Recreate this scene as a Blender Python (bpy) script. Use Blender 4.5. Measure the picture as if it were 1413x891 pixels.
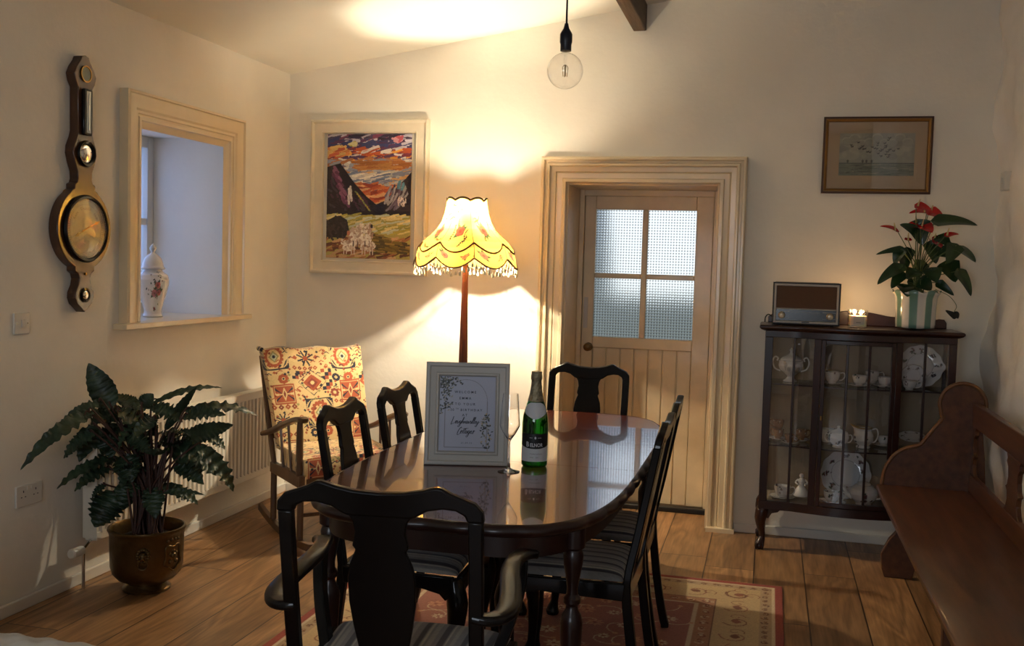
import bpy, math, random
import numpy as np
from mathutils import Vector, Matrix
from math import sin, cos, pi, radians, sqrt
for o in list(bpy.data.objects): bpy.data.objects.remove(o)
scn = bpy.context.scene
COL = scn.collection

# ------------------------------------------------------------------ camera, world, lights, exposure
YAW, PITCH, ROLL, FPX = -.24815, .05926, -.02816, 1400.0
def cam_axes():
    r = Vector((cos(YAW), -sin(YAW), 0)); f = Vector((sin(YAW)*cos(PITCH), cos(YAW)*cos(PITCH), -sin(PITCH)))
    d = f.cross(r)
    r2 = r*cos(ROLL) + d*sin(ROLL); d2 = -r*sin(ROLL) + d*cos(ROLL)
    return r2, -d2, -f
cd = bpy.data.cameras.new('camera'); cam = bpy.data.objects.new('camera', cd); COL.objects.link(cam)
ax = cam_axes()
mm = Matrix((( ax[0][0], ax[1][0], ax[2][0], 0), (ax[0][1], ax[1][1], ax[2][1], 0), (ax[0][2], ax[1][2], ax[2][2], 1.45), (0, 0, 0, 1)))
cam.matrix_world = mm
cd.sensor_width = 36; cd.lens = 36*FPX/1413; cd.clip_start = .05
scn.camera = cam
scn.view_settings.view_transform = 'Standard'; scn.view_settings.look = 'None'
scn.view_settings.gamma = 1; scn.view_settings.use_curve_mapping = False
scn.view_settings.exposure = 0.0

W = bpy.data.worlds.new('world'); scn.world = W; W.use_nodes = True
nt = W.node_tree; nt.nodes.clear()
wo = nt.nodes.new('ShaderNodeOutputWorld'); bg = nt.nodes.new('ShaderNodeBackground')
tc = nt.nodes.new('ShaderNodeTexCoord'); sx = nt.nodes.new('ShaderNodeSeparateXYZ'); cr = nt.nodes.new('ShaderNodeValToRGB')
nt.links.new(tc.outputs['Generated'], sx.inputs[0]); nt.links.new(sx.outputs['Z'], cr.inputs[0])
cr.color_ramp.elements[0].position = 0.0; cr.color_ramp.elements[0].color = (.33, .38, .36, 1)
cr.color_ramp.elements[1].position = .35; cr.color_ramp.elements[1].color = (.50, .66, 1.0, 1)
e = cr.color_ramp.elements.new(.05); e.color = (.62, .72, .86, 1)
nt.links.new(cr.outputs[0], bg.inputs[0]); bg.inputs[1].default_value = .62
nt.links.new(bg.outputs[0], wo.inputs[0])

def area(name, loc, target, sx_, sy_, power, color, portal=False):
    l = bpy.data.lights.new(name, 'AREA'); l.shape = 'RECTANGLE'; l.size = sx_; l.size_y = sy_; l.energy = power; l.color = color
    o = bpy.data.objects.new(name, l); COL.objects.link(o); o.location = loc
    o.rotation_euler = (Vector(target)-Vector(loc)).to_track_quat('-Z', 'Y').to_euler()
    if portal: l.cycles.is_portal = True
    return o
# daylight through the left window and the door, plus rear fill
area('rear_fill_daylight', (-.8, -1.58, 1.42), (-.3, 3, 1.45), 1.4, 1.0, 31.0, (.80, .89, 1.0))  # fill daylight set at the added, unseen rear window
area('window_daylight_left', (-3.50, 4.56, 1.62), (-2.0, 4.56, 1.3), .70, .8, 3.3, (.25, .43, 1.0))
area('door_daylight', (-.72, 6.45, 1.6), (-.75, 3.5, .5), .6, .75, 1.5, (.90, .95, 1.0))

LAMP_W = 112.0   # the bulb inside the floor lamp
def c(r, g, b):
    f = lambda v: (v/255/12.92) if v/255 <= .04045 else ((v/255+.055)/1.055)**2.4
    return (f(r), f(g), f(b))

# ------------------------------------------------------------------ helpers: objects
def link(o, parent=None, loc=None):
    COL.objects.link(o)
    if parent is not None: o.parent = parent
    if loc is not None: o.location = loc
    return o
def thing(name, label, cat, loc=(0, 0, 0), rz=0, group=None):
    o = bpy.data.objects.new(name, None); o.empty_display_size = .05
    COL.objects.link(o); o.location = loc; o.rotation_euler = (0, 0, rz)
    return tag(o, label, cat, group)
def tag(o, label, cat, group=None):
    o['label'] = label; o['category'] = cat
    if group: o['group'] = group
    return o
def struct(o, label=None, cat=None):
    o['kind'] = 'structure'
    if label: o['label'] = label
    if cat: o['category'] = cat
    return o
def dup(root, loc, rz, label, group=None, sc=None):
    def cp(o, par):
        n = o.copy(); COL.objects.link(n)
        if par is not None: n.parent = par
        for ch in o.children: cp(ch, n)
        return n
    r = cp(root, None); r.location = loc; r.rotation_euler = (0, 0, rz)
    if sc: r.scale = sc
    r['label'] = label
    if group: r['group'] = group
    return r

# ------------------------------------------------------------------ helpers: materials
MATS = {}
def mat(name, col, rough=.5, metal=0, noise=0, nscale=20, bump=0, bscale=60, trans=0, ior=1.45, coat=0, spec=None, sheen=0, stretch=None, col2=None, emit=None, estr=0, alpha=1):
    if name in MATS: return MATS[name]
    m = bpy.data.materials.new(name); m.use_nodes = True; MATS[name] = m
    n = m.node_tree; b = n.nodes['Principled BSDF']
    b.inputs['Base Color'].default_value = (*col, 1); b.inputs['Roughness'].default_value = rough; b.inputs['Metallic'].default_value = metal
    b.inputs['IOR'].default_value = ior; b.inputs['Transmission Weight'].default_value = trans; b.inputs['Coat Weight'].default_value = coat
    b.inputs['Coat Roughness'].default_value = .08
    if sheen: b.inputs['Sheen Weight'].default_value = sheen
    if spec is not None: b.inputs['Specular IOR Level'].default_value = spec
    if emit: b.inputs['Emission Color'].default_value = (*emit, 1); b.inputs['Emission Strength'].default_value = estr
    if noise or bump:
        t = n.nodes.new('ShaderNodeTexCoord'); mp = n.nodes.new('ShaderNodeMapping'); n.links.new(t.outputs['Object'], mp.inputs[0])
        if stretch: mp.inputs['Scale'].default_value = stretch
    if noise:
        no = n.nodes.new('ShaderNodeTexNoise'); no.inputs['Scale'].default_value = nscale; no.inputs['Detail'].default_value = 5
        n.links.new(mp.outputs[0], no.inputs[0])
        mx = n.nodes.new('ShaderNodeMix'); mx.data_type = 'RGBA'
        k2 = col2 or tuple(v*(1-noise) for v in col)
        mx.inputs[6].default_value = (*k2, 1); mx.inputs[7].default_value = (*tuple(min(1, v*(1+noise*.5)) for v in col), 1)
        rp = n.nodes.new('ShaderNodeMapRange'); rp.inputs[1].default_value = .32; rp.inputs[2].default_value = .68
        n.links.new(no.outputs[0], rp.inputs[0]); n.links.new(rp.outputs[0], mx.inputs[0]); n.links.new(mx.outputs[2], b.inputs['Base Color'])
    if bump:
        nb = n.nodes.new('ShaderNodeTexNoise'); nb.inputs['Scale'].default_value = bscale; nb.inputs['Detail'].default_value = 4
        n.links.new(mp.outputs[0], nb.inputs[0])
        bp = n.nodes.new('ShaderNodeBump'); bp.inputs['Strength'].default_value = bump; bp.inputs['Distance'].default_value = .01
        n.links.new(nb.outputs[0], bp.inputs['Height']); n.links.new(bp.outputs[0], b.inputs['Normal'])
    return m
def painted(name, rough=.6, coat=0, sheen=0, bump=0, bscale=200, translucent=0, gain=1.0):
    "material that takes its pattern from the mesh's own 'paint' colours (a printed or woven pattern)"
    if name in MATS: return MATS[name]
    m = bpy.data.materials.new(name); m.use_nodes = True; MATS[name] = m
    n = m.node_tree; b = n.nodes['Principled BSDF']; a = n.nodes.new('ShaderNodeAttribute'); a.attribute_name = 'paint'
    n.links.new(a.outputs['Color'], b.inputs['Base Color']); b.inputs['Roughness'].default_value = rough; b.inputs['Coat Weight'].default_value = coat
    b.inputs['Coat Roughness'].default_value = .05
    if sheen: b.inputs['Sheen Weight'].default_value = sheen
    if bump:
        t = n.nodes.new('ShaderNodeTexCoord'); nb = n.nodes.new('ShaderNodeTexNoise'); nb.inputs['Scale'].default_value = bscale
        n.links.new(t.outputs['Object'], nb.inputs[0])
        bp = n.nodes.new('ShaderNodeBump'); bp.inputs['Strength'].default_value = bump; bp.inputs['Distance'].default_value = .004
        n.links.new(nb.outputs[0], bp.inputs['Height']); n.links.new(bp.outputs[0], b.inputs['Normal'])
    if translucent:
        o = n.nodes['Material Output']; tr = n.nodes.new('ShaderNodeBsdfTranslucent'); mx = n.nodes.new('ShaderNodeMixShader')
        mx.inputs[0].default_value = translucent
        vm = n.nodes.new('ShaderNodeVectorMath'); vm.operation = 'SCALE'; vm.inputs['Scale'].default_value = gain
        n.links.new(a.outputs['Color'], vm.inputs[0])
        n.links.new(vm.outputs[0], tr.inputs[0]); n.links.new(b.outputs[0], mx.inputs[1]); n.links.new(tr.outputs[0], mx.inputs[2]); n.links.new(mx.outputs[0], o.inputs[0])
    return m
def glassy(name, tint=(1, 1, 1), refl=.06, rough=.0):
    "thin clear glass pane: mostly see-through with a mirror reflection"
    if name in MATS: return MATS[name]
    m = bpy.data.materials.new(name); m.use_nodes = True; MATS[name] = m
    n = m.node_tree; n.nodes.clear(); o = n.nodes.new('ShaderNodeOutputMaterial')
    t = n.nodes.new('ShaderNodeBsdfTransparent'); g = n.nodes.new('ShaderNodeBsdfGlossy'); lw = n.nodes.new('ShaderNodeLayerWeight'); mx = n.nodes.new('ShaderNodeMixShader')
    t.inputs[0].default_value = (*tint, 1); g.inputs['Roughness'].default_value = rough
    pw = n.nodes.new('ShaderNodeMath'); pw.operation = 'POWER'; pw.inputs[1].default_value = 4.0; n.links.new(lw.outputs['Facing'], pw.inputs[0])
    ma = n.nodes.new('ShaderNodeMath'); ma.operation = 'MULTIPLY_ADD'; ma.inputs[1].default_value = .8; ma.inputs[2].default_value = refl; n.links.new(pw.outputs[0], ma.inputs[0])
    n.links.new(ma.outputs[0], mx.inputs[0]); n.links.new(t.outputs[0], mx.inputs[1]); n.links.new(g.outputs[0], mx.inputs[2]); n.links.new(mx.outputs[0], o.inputs[0])
    return m

# ------------------------------------------------------------------ helpers: mesh building
def v3(p): return np.array(p, float)
def catmull(P, n=6, closed=False):
    P = [v3(p) for p in P]; out = []; N = len(P)
    rng = range(N if closed else N-1)
    for i in rng:
        p0 = P[(i-1) % N] if (closed or i > 0) else 2*P[0]-P[1]
        p1 = P[i]; p2 = P[(i+1) % N]
        p3 = P[(i+2) % N] if (closed or i+2 < N) else 2*P[-1]-P[-2]
        for k in range(n):
            t = k/n
            out.append(.5*((2*p1)+(-p0+p2)*t+(2*p0-5*p1+4*p2-p3)*t*t+(-p0+3*p1-3*p2+p3)*t**3))
    if not closed: out.append(P[-1])
    return out
class MB:
    def __init__(s): s.v = []; s.f = []; s.mi = []; s.cur = 0
    def add(s, vs, fs):
        b = len(s.v); s.v += [tuple(map(float, p)) for p in vs]; s.f += [tuple(i+b for i in f) for f in fs]; s.mi += [s.cur]*len(fs); return s
    def box(s, x0, y0, z0, x1, y1, z1):
        vs = [(x, y, z) for z in (z0, z1) for y in (y0, y1) for x in (x0, x1)]
        return s.add(vs, [(0, 2, 3, 1), (4, 5, 7, 6), (0, 1, 5, 4), (2, 6, 7, 3), (0, 4, 6, 2), (1, 3, 7, 5)])
    def hexa(s, bot, top):
        return s.add(list(bot)+list(top), [(3, 2, 1, 0), (4, 5, 6, 7), (0, 1, 5, 4), (1, 2, 6, 5), (2, 3, 7, 6), (3, 0, 4, 7)])
    def prism(s, pts, a, b, plane='xz', fn=None):
        n = len(pts)
        def P(p, d):
            q = {'xz': (p[0], d, p[1]), 'yz': (d, p[0], p[1]), 'xy': (p[0], p[1], d)}[plane]
            return fn(q) if fn else q
        vs = [P(p, a) for p in pts]+[P(p, b) for p in pts]
        return s.add(vs, [tuple(range(n-1, -1, -1)), tuple(range(n, 2*n))]+[(i, (i+1) % n, (i+1) % n+n, i+n) for i in range(n)])
    def tube(s, path, r, n=8, cap=True, sec=None, up=(0, 0, 1), closed=False):
        "sweep a round (or given) section; r scalar or list; sec = list of (a,b) multipliers"
        P = [v3(p) for p in path]; N = len(P)
        R = [r]*N if (np.isscalar(r) or isinstance(r, tuple)) else list(r)
        sec = sec or [(cos(2*pi*k/n), sin(2*pi*k/n)) for k in range(n)]; n = len(sec)
        T = []
        for i in range(N):
            if closed: t = P[(i+1) % N]-P[i-1]
            else: t = P[min(i+1, N-1)]-P[max(i-1, 0)]
            T.append(t/(np.linalg.norm(t)+1e-12))
        u = v3(up)
        if abs(np.dot(u, T[0])) > .95: u = v3((1, 0, 0)) if abs(T[0][0]) < .9 else v3((0, 1, 0))
        a = u-np.dot(u, T[0])*T[0]; a /= np.linalg.norm(a); rings = []
        for i in range(N):
            a = a-np.dot(a, T[i])*T[i]; a /= np.linalg.norm(a)+1e-12; bb = np.cross(T[i], a)
            ra, rb = R[i] if hasattr(R[i], '__len__') else (R[i], R[i])
            rings.append([P[i]+bb*x*ra+a*y*rb for x, y in sec])
        vs = [p for rg in rings for p in rg]; fs = []
        M = N if closed else N-1
        for i in range(M):
            j = (i+1) % N
            for k in range(n):
                k2 = (k+1) % n; fs.append((i*n+k, i*n+k2, j*n+k2, j*n+k))
        if cap and not closed: fs += [tuple(range(n-1, -1, -1)), tuple((N-1)*n+k for k in range(n))]
        return s.add(vs, fs)
    def lathe(s, prof, n=24, c=(0, 0, 0), fn=None, cap=True):
        vs = []
        for r, z in prof:
            for k in range(n):
                a = 2*pi*k/n; q = (c[0]+r*cos(a), c[1]+r*sin(a), c[2]+z); vs.append(fn(q) if fn else q)
        fs = [(i*n+k, i*n+(k+1) % n, (i+1)*n+(k+1) % n, (i+1)*n+k) for i in range(len(prof)-1) for k in range(n)]
        if cap: fs += [tuple(range(n-1, -1, -1)), tuple((len(prof)-1)*n+k for k in range(n))]
        return s.add(vs, fs)
    def ball(s, c_, r, n=12, m=8, sc=(1, 1, 1)):
        prof = [(r*sin(pi*(i+.02)/(m+.04)), -r*cos(pi*(i+.02)/(m+.04))) for i in range(m+1)]
        return s.lathe(prof, n, (0, 0, 0), fn=lambda q: (c_[0]+q[0]*sc[0], c_[1]+q[1]*sc[1], c_[2]+q[2]*sc[2]))
    def xf(s, M):
        s.v = [tuple(M @ Vector(p)) for p in s.v]; return s
    def build(s, name, m, parent=None, loc=None, bevel=0, sub=0, smooth=40, seg=2, rot=None):
        me = bpy.data.meshes.new(name); me.from_pydata(s.v, [], s.f)
        ms = m if isinstance(m, (list, tuple)) else [m]
        for q in ms: me.materials.append(q)
        if len(ms) > 1: me.polygons.foreach_set('material_index', s.mi)
        me.update(); me.validate()
        import bmesh
        bm = bmesh.new(); bm.from_mesh(me); bmesh.ops.recalc_face_normals(bm, faces=bm.faces); bm.to_mesh(me); bm.free()
        if smooth:
            me.polygons.foreach_set('use_smooth', [True]*len(me.polygons)); me.set_sharp_from_angle(angle=radians(smooth))
        o = bpy.data.objects.new(name, me); link(o, parent, loc)
        if rot: o.rotation_euler = rot
        if bevel:
            b = o.modifiers.new('b', 'BEVEL'); b.width = bevel; b.segments = seg; b.limit_method = 'ANGLE'; b.angle_limit = radians(40); b.harden_normals = False
        if sub:
            q = o.modifiers.new('s', 'SUBSURF'); q.levels = sub; q.render_levels = sub
        return o
def text_geo(txt, size=1, spacing=1.0, bold=0, align='CENTER'):
    "returns verts (x,y) and faces for a line of lettering"
    cu = bpy.data.curves.new('lettering', 'FONT'); cu.body = txt; cu.size = size; cu.align_x = align; cu.space_character = spacing; cu.offset = bold; cu.resolution_u = 3
    ob = bpy.data.objects.new('lettering', cu); COL.objects.link(ob)
    dg = bpy.context.evaluated_depsgraph_get(); me = ob.evaluated_get(dg).to_mesh()
    vs = [(v.co.x, v.co.y) for v in me.vertices]; fs = [tuple(p.vertices) for p in me.polygons]
    ob.evaluated_get(dg).to_mesh_clear(); bpy.data.objects.remove(ob); bpy.data.curves.remove(cu)
    return vs, fs

# ------------------------------------------------------------------ helpers: patterns (woven, printed and painted designs)
class Canvas:
    def __init__(s, w, h, col):
        s.w, s.h = w, h; s.a = np.zeros((h, w, 3)); s.a[:] = col
        s.U, s.V = np.meshgrid((np.arange(w)+.5)/w, (np.arange(h)+.5)/h)
    def _put(s, m, col, al=1): s.a[m] = s.a[m]*(1-al)+np.array(col)*al
    def rect(s, x0, y0, x1, y1, col, al=1): s._put((s.U >= x0) & (s.U <= x1) & (s.V >= y0) & (s.V <= y1), col, al)
    def ell(s, cx, cy, rx, ry, col, al=1, inner=0):
        d = ((s.U-cx)/rx)**2+((s.V-cy)/ry)**2; s._put((d <= 1) & (d >= inner), col, al)
    def dia(s, cx, cy, rx, ry, col, inner=0):
        d = abs((s.U-cx)/rx)+abs((s.V-cy)/ry); s._put((d <= 1) & (d >= inner), col)
    def poly(s, P, col, al=1):
        P = np.array(P, float); x0, y0 = P.min(0); x1, y1 = P.max(0)
        i0, i1 = max(0, int(y0*s.h)-1), min(s.h, int(y1*s.h)+2); j0, j1 = max(0, int(x0*s.w)-1), min(s.w, int(x1*s.w)+2)
        if i1 <= i0 or j1 <= j0: return
        U = s.U[i0:i1, j0:j1]; V = s.V[i0:i1, j0:j1]; m = np.zeros(U.shape, bool); n = len(P)
        for i in range(n):
            xa, ya = P[i]; xb, yb = P[(i+1) % n]
            cnd = ((ya > V) != (yb > V)); xx = xa+(V-ya)*(xb-xa)/((yb-ya) if yb != ya else 1e-9)
            m ^= cnd & (U < xx)
        sub = s.a[i0:i1, j0:j1]; sub[m] = sub[m]*(1-al)+np.array(col)*al
    def line(s, P, wd, col, asp=1.0, al=1):
        "wd in u units; asp = height/width of the real object"
        for (xa, ya), (xb, yb) in zip(P[:-1], P[1:]):
            x0, x1 = min(xa, xb)-wd, max(xa, xb)+wd; y0, y1 = min(ya, yb)-wd/asp, max(ya, yb)+wd/asp
            i0, i1 = max(0, int(y0*s.h)-1), min(s.h, int(y1*s.h)+2); j0, j1 = max(0, int(x0*s.w)-1), min(s.w, int(x1*s.w)+2)
            if i1 <= i0 or j1 <= j0: continue
            U = s.U[i0:i1, j0:j1]; V = s.V[i0:i1, j0:j1]*asp
            dx, dy = xb-xa, (yb-ya)*asp; L = dx*dx+dy*dy+1e-12
            t = np.clip(((U-xa)*dx+(V-ya*asp)*dy)/L, 0, 1); d = np.hypot(U-xa-t*dx, V-ya*asp-t*dy)
            m = d <= wd/2; sub = s.a[i0:i1, j0:j1]; sub[m] = sub[m]*(1-al)+np.array(col)*al
    def grain(s, amt, seed=0):
        r = np.random.default_rng(seed).normal(1, amt, (s.h, s.w, 1)); s.a = np.clip(s.a*r, 0, 1)
def sheet(name, cv, fn, m, parent=None, loc=None, thick=0, wrap=False, smooth=True, rot=None, off=-1):
    "grid mesh whose points carry the canvas colours; fn(U,V)->x,y,z arrays"
    h, w = cv.h, cv.w
    U, V = np.meshgrid(np.linspace(0, 1, w+1)[:w] if wrap else np.linspace(0, 1, w), np.linspace(0, 1, h))
    X, Y, Z = fn(U, V); co = np.stack([X+0*U, Y+0*U, Z+0*U], -1).reshape(-1, 3)
    i = np.arange(h-1)[:, None]*w; j = np.arange(w if wrap else w-1)[None, :]; j2 = (j+1) % w
    F = np.stack([i+j, i+j2, i+w+j2, i+w+j], -1).reshape(-1, 4)
    me = bpy.data.meshes.new(name); me.vertices.add(len(co)); me.vertices.foreach_set('co', co.ravel())
    me.loops.add(F.size); me.loops.foreach_set('vertex_index', F.ravel().astype(np.int32))
    me.polygons.add(len(F)); me.polygons.foreach_set('loop_start', (np.arange(len(F))*4).astype(np.int32)); me.polygons.foreach_set('loop_total', np.full(len(F), 4, np.int32))
    me.update(calc_edges=True); me.validate()
    at = me.color_attributes.new('paint', 'FLOAT_COLOR', 'POINT')
    rgba = np.ones((h*w, 4)); rgba[:, :3] = np.clip(cv.a.reshape(-1, 3), 0, 1); at.data.foreach_set('color', rgba.ravel())
    me.materials.append(m)
    if smooth: me.polygons.foreach_set('use_smooth', [True]*len(me.polygons))
    o = bpy.data.objects.new(name, me); link(o, parent, loc)
    if rot: o.rotation_euler = rot
    if thick:
        q = o.modifiers.new('t', 'SOLIDIFY'); q.thickness = thick; q.offset = off
    return o
def blossom(cv, x, y, r, col, leaf, asp=1, seed=0, petals=5):
    rd = random.Random(seed)
    for k in range(4):
        a = rd.random()*2*pi; q = r*1.9
        tip = (x+q*cos(a), y+q*sin(a)/asp); w = r*.45
        cv.poly([(x, y), (x+q*.5*cos(a)-w*sin(a), y+(q*.5*sin(a)+w*cos(a))/asp), tip, (x+q*.5*cos(a)+w*sin(a), y+(q*.5*sin(a)-w*cos(a))/asp)], leaf)
    for k in range(petals):
        a = 2*pi*k/petals+rd.random()*.4
        cv.ell(x+r*.55*cos(a), y+r*.55*sin(a)/asp, r*.5, r*.5/asp, tuple(q*(.8+.4*rd.random()) for q in col))
    cv.ell(x, y, r*.35, r*.35/asp, tuple(q*.55 for q in col))

# ------------------------------------------------------------------ shared materials
M_wall = mat('wall_paint', (.86, .80, .69), .85, noise=.05, nscale=3, bump=.12, bscale=35)
M_ceil = mat('ceiling_paint', (.80, .76, .66), .9, noise=.04, nscale=2)
M_trim = mat('cream_gloss_paint', c(228, 208, 172), .28, noise=.04, nscale=9, bump=.03, bscale=12, coat=.2)
M_white = mat('white_paint', c(228, 222, 210), .4, noise=.04, nscale=6)
M_doorp = mat('door_cream_paint', c(222, 200, 164), .36, noise=.10, nscale=7, bump=.22, bscale=16, coat=.15)
M_dark = mat('dark_mahogany', c(38, 14, 9), .32, noise=.35, nscale=9, stretch=(1, 1, .25), coat=.12)
M_ebony = mat('ebonised_wood', c(11, 5, 4), .45, noise=.3, nscale=10, coat=.40, spec=.12)
M_cab = mat('cabinet_mahogany', c(50, 22, 14), .34, noise=.35, nscale=8, stretch=(1, 1, .2), coat=.3)
M_pew = mat('pew_varnished_pine', c(94, 54, 27), .42, noise=.35, nscale=5, stretch=(6, .6, 6), bump=.08, bscale=25, coat=.25)
M_brass = mat('brass', c(160, 120, 60), .3, metal=1)
M_chrome = mat('chrome', (.8, .8, .8), .12, metal=1)
M_black = mat('black_plastic', (.012, .012, .013), .4)
M_plastic = mat('white_plastic', c(220, 214, 202), .3)
M_china = mat('white_china', c(225, 220, 212), .12, coat=.4)
M_gilt = mat('gilded_china', c(190, 150, 110), .22, metal=.7)
M_clear = glassy('clear_glass')

# ================================================================== THE ROOM
XL, YB, XR, YR = -2.87, 5.69, 1.10, -1.60
def zc(x): return 2.55+.158*(x+2.87)
def moulding(mb, x0, z0, x1, z1, prof, to3d, closed=True):
    L = []
    for i, p in prof:
        b = i if closed else 0
        L.append([to3d(x, z, p) for x, z in ((x0+i, z0+b), (x0+i, z1-i), (x1-i, z1-i), (x1-i, z0+b))])
    vs = [q for l in L for q in l]; n = len(L); fs = []
    for a in range(n-1):
        for k in range(4 if closed else 3):
            k2 = (k+1) % 4; fs.append((a*4+k, a*4+k2, a*4+4+k2, a*4+4+k))
    if not closed:
        fs.append(tuple(a*4 for a in range(n))); fs.append(tuple(a*4+3 for a in reversed(range(n))))
    mb.add(vs, fs); return mb

# plank floor
def floor_mat():
    m = bpy.data.materials.new('oak_plank_floor'); m.use_nodes = True; n = m.node_tree; L = n.links.new; N = n.nodes.new; b = n.nodes['Principled BSDF']
    t = N('ShaderNodeTexCoord'); s = N('ShaderNodeSeparateXYZ'); L(t.outputs['Object'], s.inputs[0])
    def M(op, a, b_=None, v=None):
        q = N('ShaderNodeMath'); q.operation = op
        if hasattr(a, 'links'): L(a, q.inputs[0])
        else: q.inputs[0].default_value = a
        if b_ is not None:
            if hasattr(b_, 'links'): L(b_, q.inputs[1])
            else: q.inputs[1].default_value = b_
        return q.outputs[0]
    PW = .233
    u = M('DIVIDE', M('ADD', s.outputs['X'], .02), PW); iu = M('FLOOR', u); fu = M('FRACT', u)
    wn = N('ShaderNodeTexWhiteNoise'); wn.noise_dimensions = '1D'; L(iu, wn.inputs['W'])
    yy = M('ADD', s.outputs['Y'], M('MULTIPLY', wn.outputs['Value'], 1.7)); v = M('DIVIDE', yy, 1.75); iv = M('FLOOR', v); fv = M('FRACT', v)
    cb = N('ShaderNodeCombineXYZ'); L(iu, cb.inputs[0]); L(iv, cb.inputs[1]); w2 = N('ShaderNodeTexWhiteNoise'); L(cb.outputs[0], w2.inputs['Vector'])
    off = N('ShaderNodeVectorMath'); off.operation = 'SCALE'; off.inputs['Scale'].default_value = 20; L(w2.outputs['Color'], off.inputs[0])
    sc = N('ShaderNodeVectorMath'); sc.operation = 'MULTIPLY'; L(t.outputs['Object'], sc.inputs[0]); sc.inputs[1].default_value = (5.5, .9, 1)
    ad = N('ShaderNodeVectorMath'); L(sc.outputs[0], ad.inputs[0]); L(off.outputs[0], ad.inputs[1])
    n1 = N('ShaderNodeTexNoise'); n1.inputs['Scale'].default_value = 1.0; n1.inputs['Detail'].default_value = 2; n1.inputs['Distortion'].default_value = .6; L(ad.outputs[0], n1.inputs[0])
    rings = M('FRACT', M('MULTIPLY', n1.outputs[0], 7)); rings = M('ABSOLUTE', M('SUBTRACT', rings, .5)); rings = M('MULTIPLY', rings, 2)
    sc2 = N('ShaderNodeVectorMath'); sc2.operation = 'MULTIPLY'; L(t.outputs['Object'], sc2.inputs[0]); sc2.inputs[1].default_value = (90, 5, 1)
    n2 = N('ShaderNodeTexNoise'); n2.inputs['Scale'].default_value = 1; n2.inputs['Detail'].default_value = 6; L(sc2.outputs[0], n2.inputs[0])
    r1 = N('ShaderNodeMix'); r1.data_type = 'RGBA'; L(rings, r1.inputs[0]); r1.inputs[6].default_value = (*c(146, 108, 72), 1); r1.inputs[7].default_value = (*c(184, 140, 96), 1)
    r2 = N('ShaderNodeMix'); r2.data_type = 'RGBA'; r2.blend_type = 'MULTIPLY'; r2.inputs[0].default_value = .45; L(r1.outputs[2], r2.inputs[6])
    cr_ = N('ShaderNodeValToRGB'); cr_.color_ramp.elements[0].position = .35; cr_.color_ramp.elements[0].color = (.35, .33, .3, 1); cr_.color_ramp.elements[1].position = .62; L(n2.outputs[0], cr_.inputs[0]); L(cr_.outputs[0], r2.inputs[7])
    pv = N('ShaderNodeMapRange'); pv.inputs[3].default_value = .72; pv.inputs[4].default_value = 1.18; L(w2.outputs['Value'], pv.inputs[0])
    r3 = N('ShaderNodeVectorMath'); r3.operation = 'SCALE'; L(r2.outputs[2], r3.inputs[0]); L(pv.outputs[0], r3.inputs['Scale'])
    e1 = M('LESS_THAN', M('ABSOLUTE', M('SUBTRACT', fu, .5)), .488); e2 = M('LESS_THAN', M('ABSOLUTE', M('SUBTRACT', fv, .5)), .4985); ed = M('MULTIPLY', e1, e2)
    r4 = N('ShaderNodeMix'); r4.data_type = 'RGBA'; L(ed, r4.inputs[0]); r4.inputs[6].default_value = (*c(52, 32, 20), 1); L(r3.outputs[0], r4.inputs[7])
    L(r4.outputs[2], b.inputs['Base Color']); b.inputs['Roughness'].default_value = .38
    bp = N('ShaderNodeBump'); bp.inputs['Strength'].default_value = .25; bp.inputs['Distance'].default_value = .003; L(ed, bp.inputs['Height']); L(bp.outputs[0], b.inputs['Normal'])
    return m
struct(MB().box(-3.4, YR-.1, -.1, 1.5, 6.3, 0).build('floor', floor_mat(), smooth=0))
struct(MB().prism([(-3.4, zc(-3.4)), (1.5, zc(1.5)), (1.5, zc(1.5)+.12), (-3.4, zc(-3.4)+.12)], YR-.1, 6.2).build('ceiling', M_ceil, smooth=0))
# left wall with the deep window recess
wy0, wy1, wz0, wz1 = 4.18, 4.94, 1.12, 2.075
m = MB(); m.box(-3.37, YR-.1, 0, XL, wy0, 2.56); m.box(-3.37, wy1, 0, XL, 6.2, 2.56); m.box(-3.37, wy0, 0, XL, wy1, wz0); m.box(-3.37, wy0, wz1, XL, wy1, 2.56)
struct(m.build('wall_left', M_wall, smooth=0))
# back wall with the door recess
dx0, dx1, dz1 = -1.142, -.29, 1.912
m = MB(); pr = lambda a, b, z0: [(a, z0), (b, z0), (b, zc(b)+.03), (a, zc(a)+.03)]
m.prism(pr(XL-.02, dx0, 0), YB, 6.16); m.prism(pr(dx1, 1.45, 0), YB, 6.16); m.prism(pr(dx0, dx1, dz1), YB, 6.16)
struct(m.build('wall_back', M_wall, smooth=0))
# lumpy old right wall
def rw(U, V):
    Y = YR+(YB+.02-YR)*U; Z = 3.3*V
    def nz(a, b, p): return np.sin(a*Y+p+1.3*np.sin(b*Z+p))*np.cos(b*Z-.6*p+.8*np.sin(a*Y*.7))
    X = XR+.004+.024*nz(3.1, 2.2, .4)+.024*nz(7.3, 5.1, 2.2)+.013*nz(15, 11, 4)+.006*nz(29, 23, 1)+.01*np.sin(5*Z)
    return X, Y, Z
cv = Canvas(260, 140, (.80, .77, .71))
wr = sheet('wall_right', cv, rw, mat('rough_limewash', (.86, .83, .77), .92, noise=.08, nscale=4, bump=.5, bscale=14), thick=.3, off=1); struct(wr)
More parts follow.
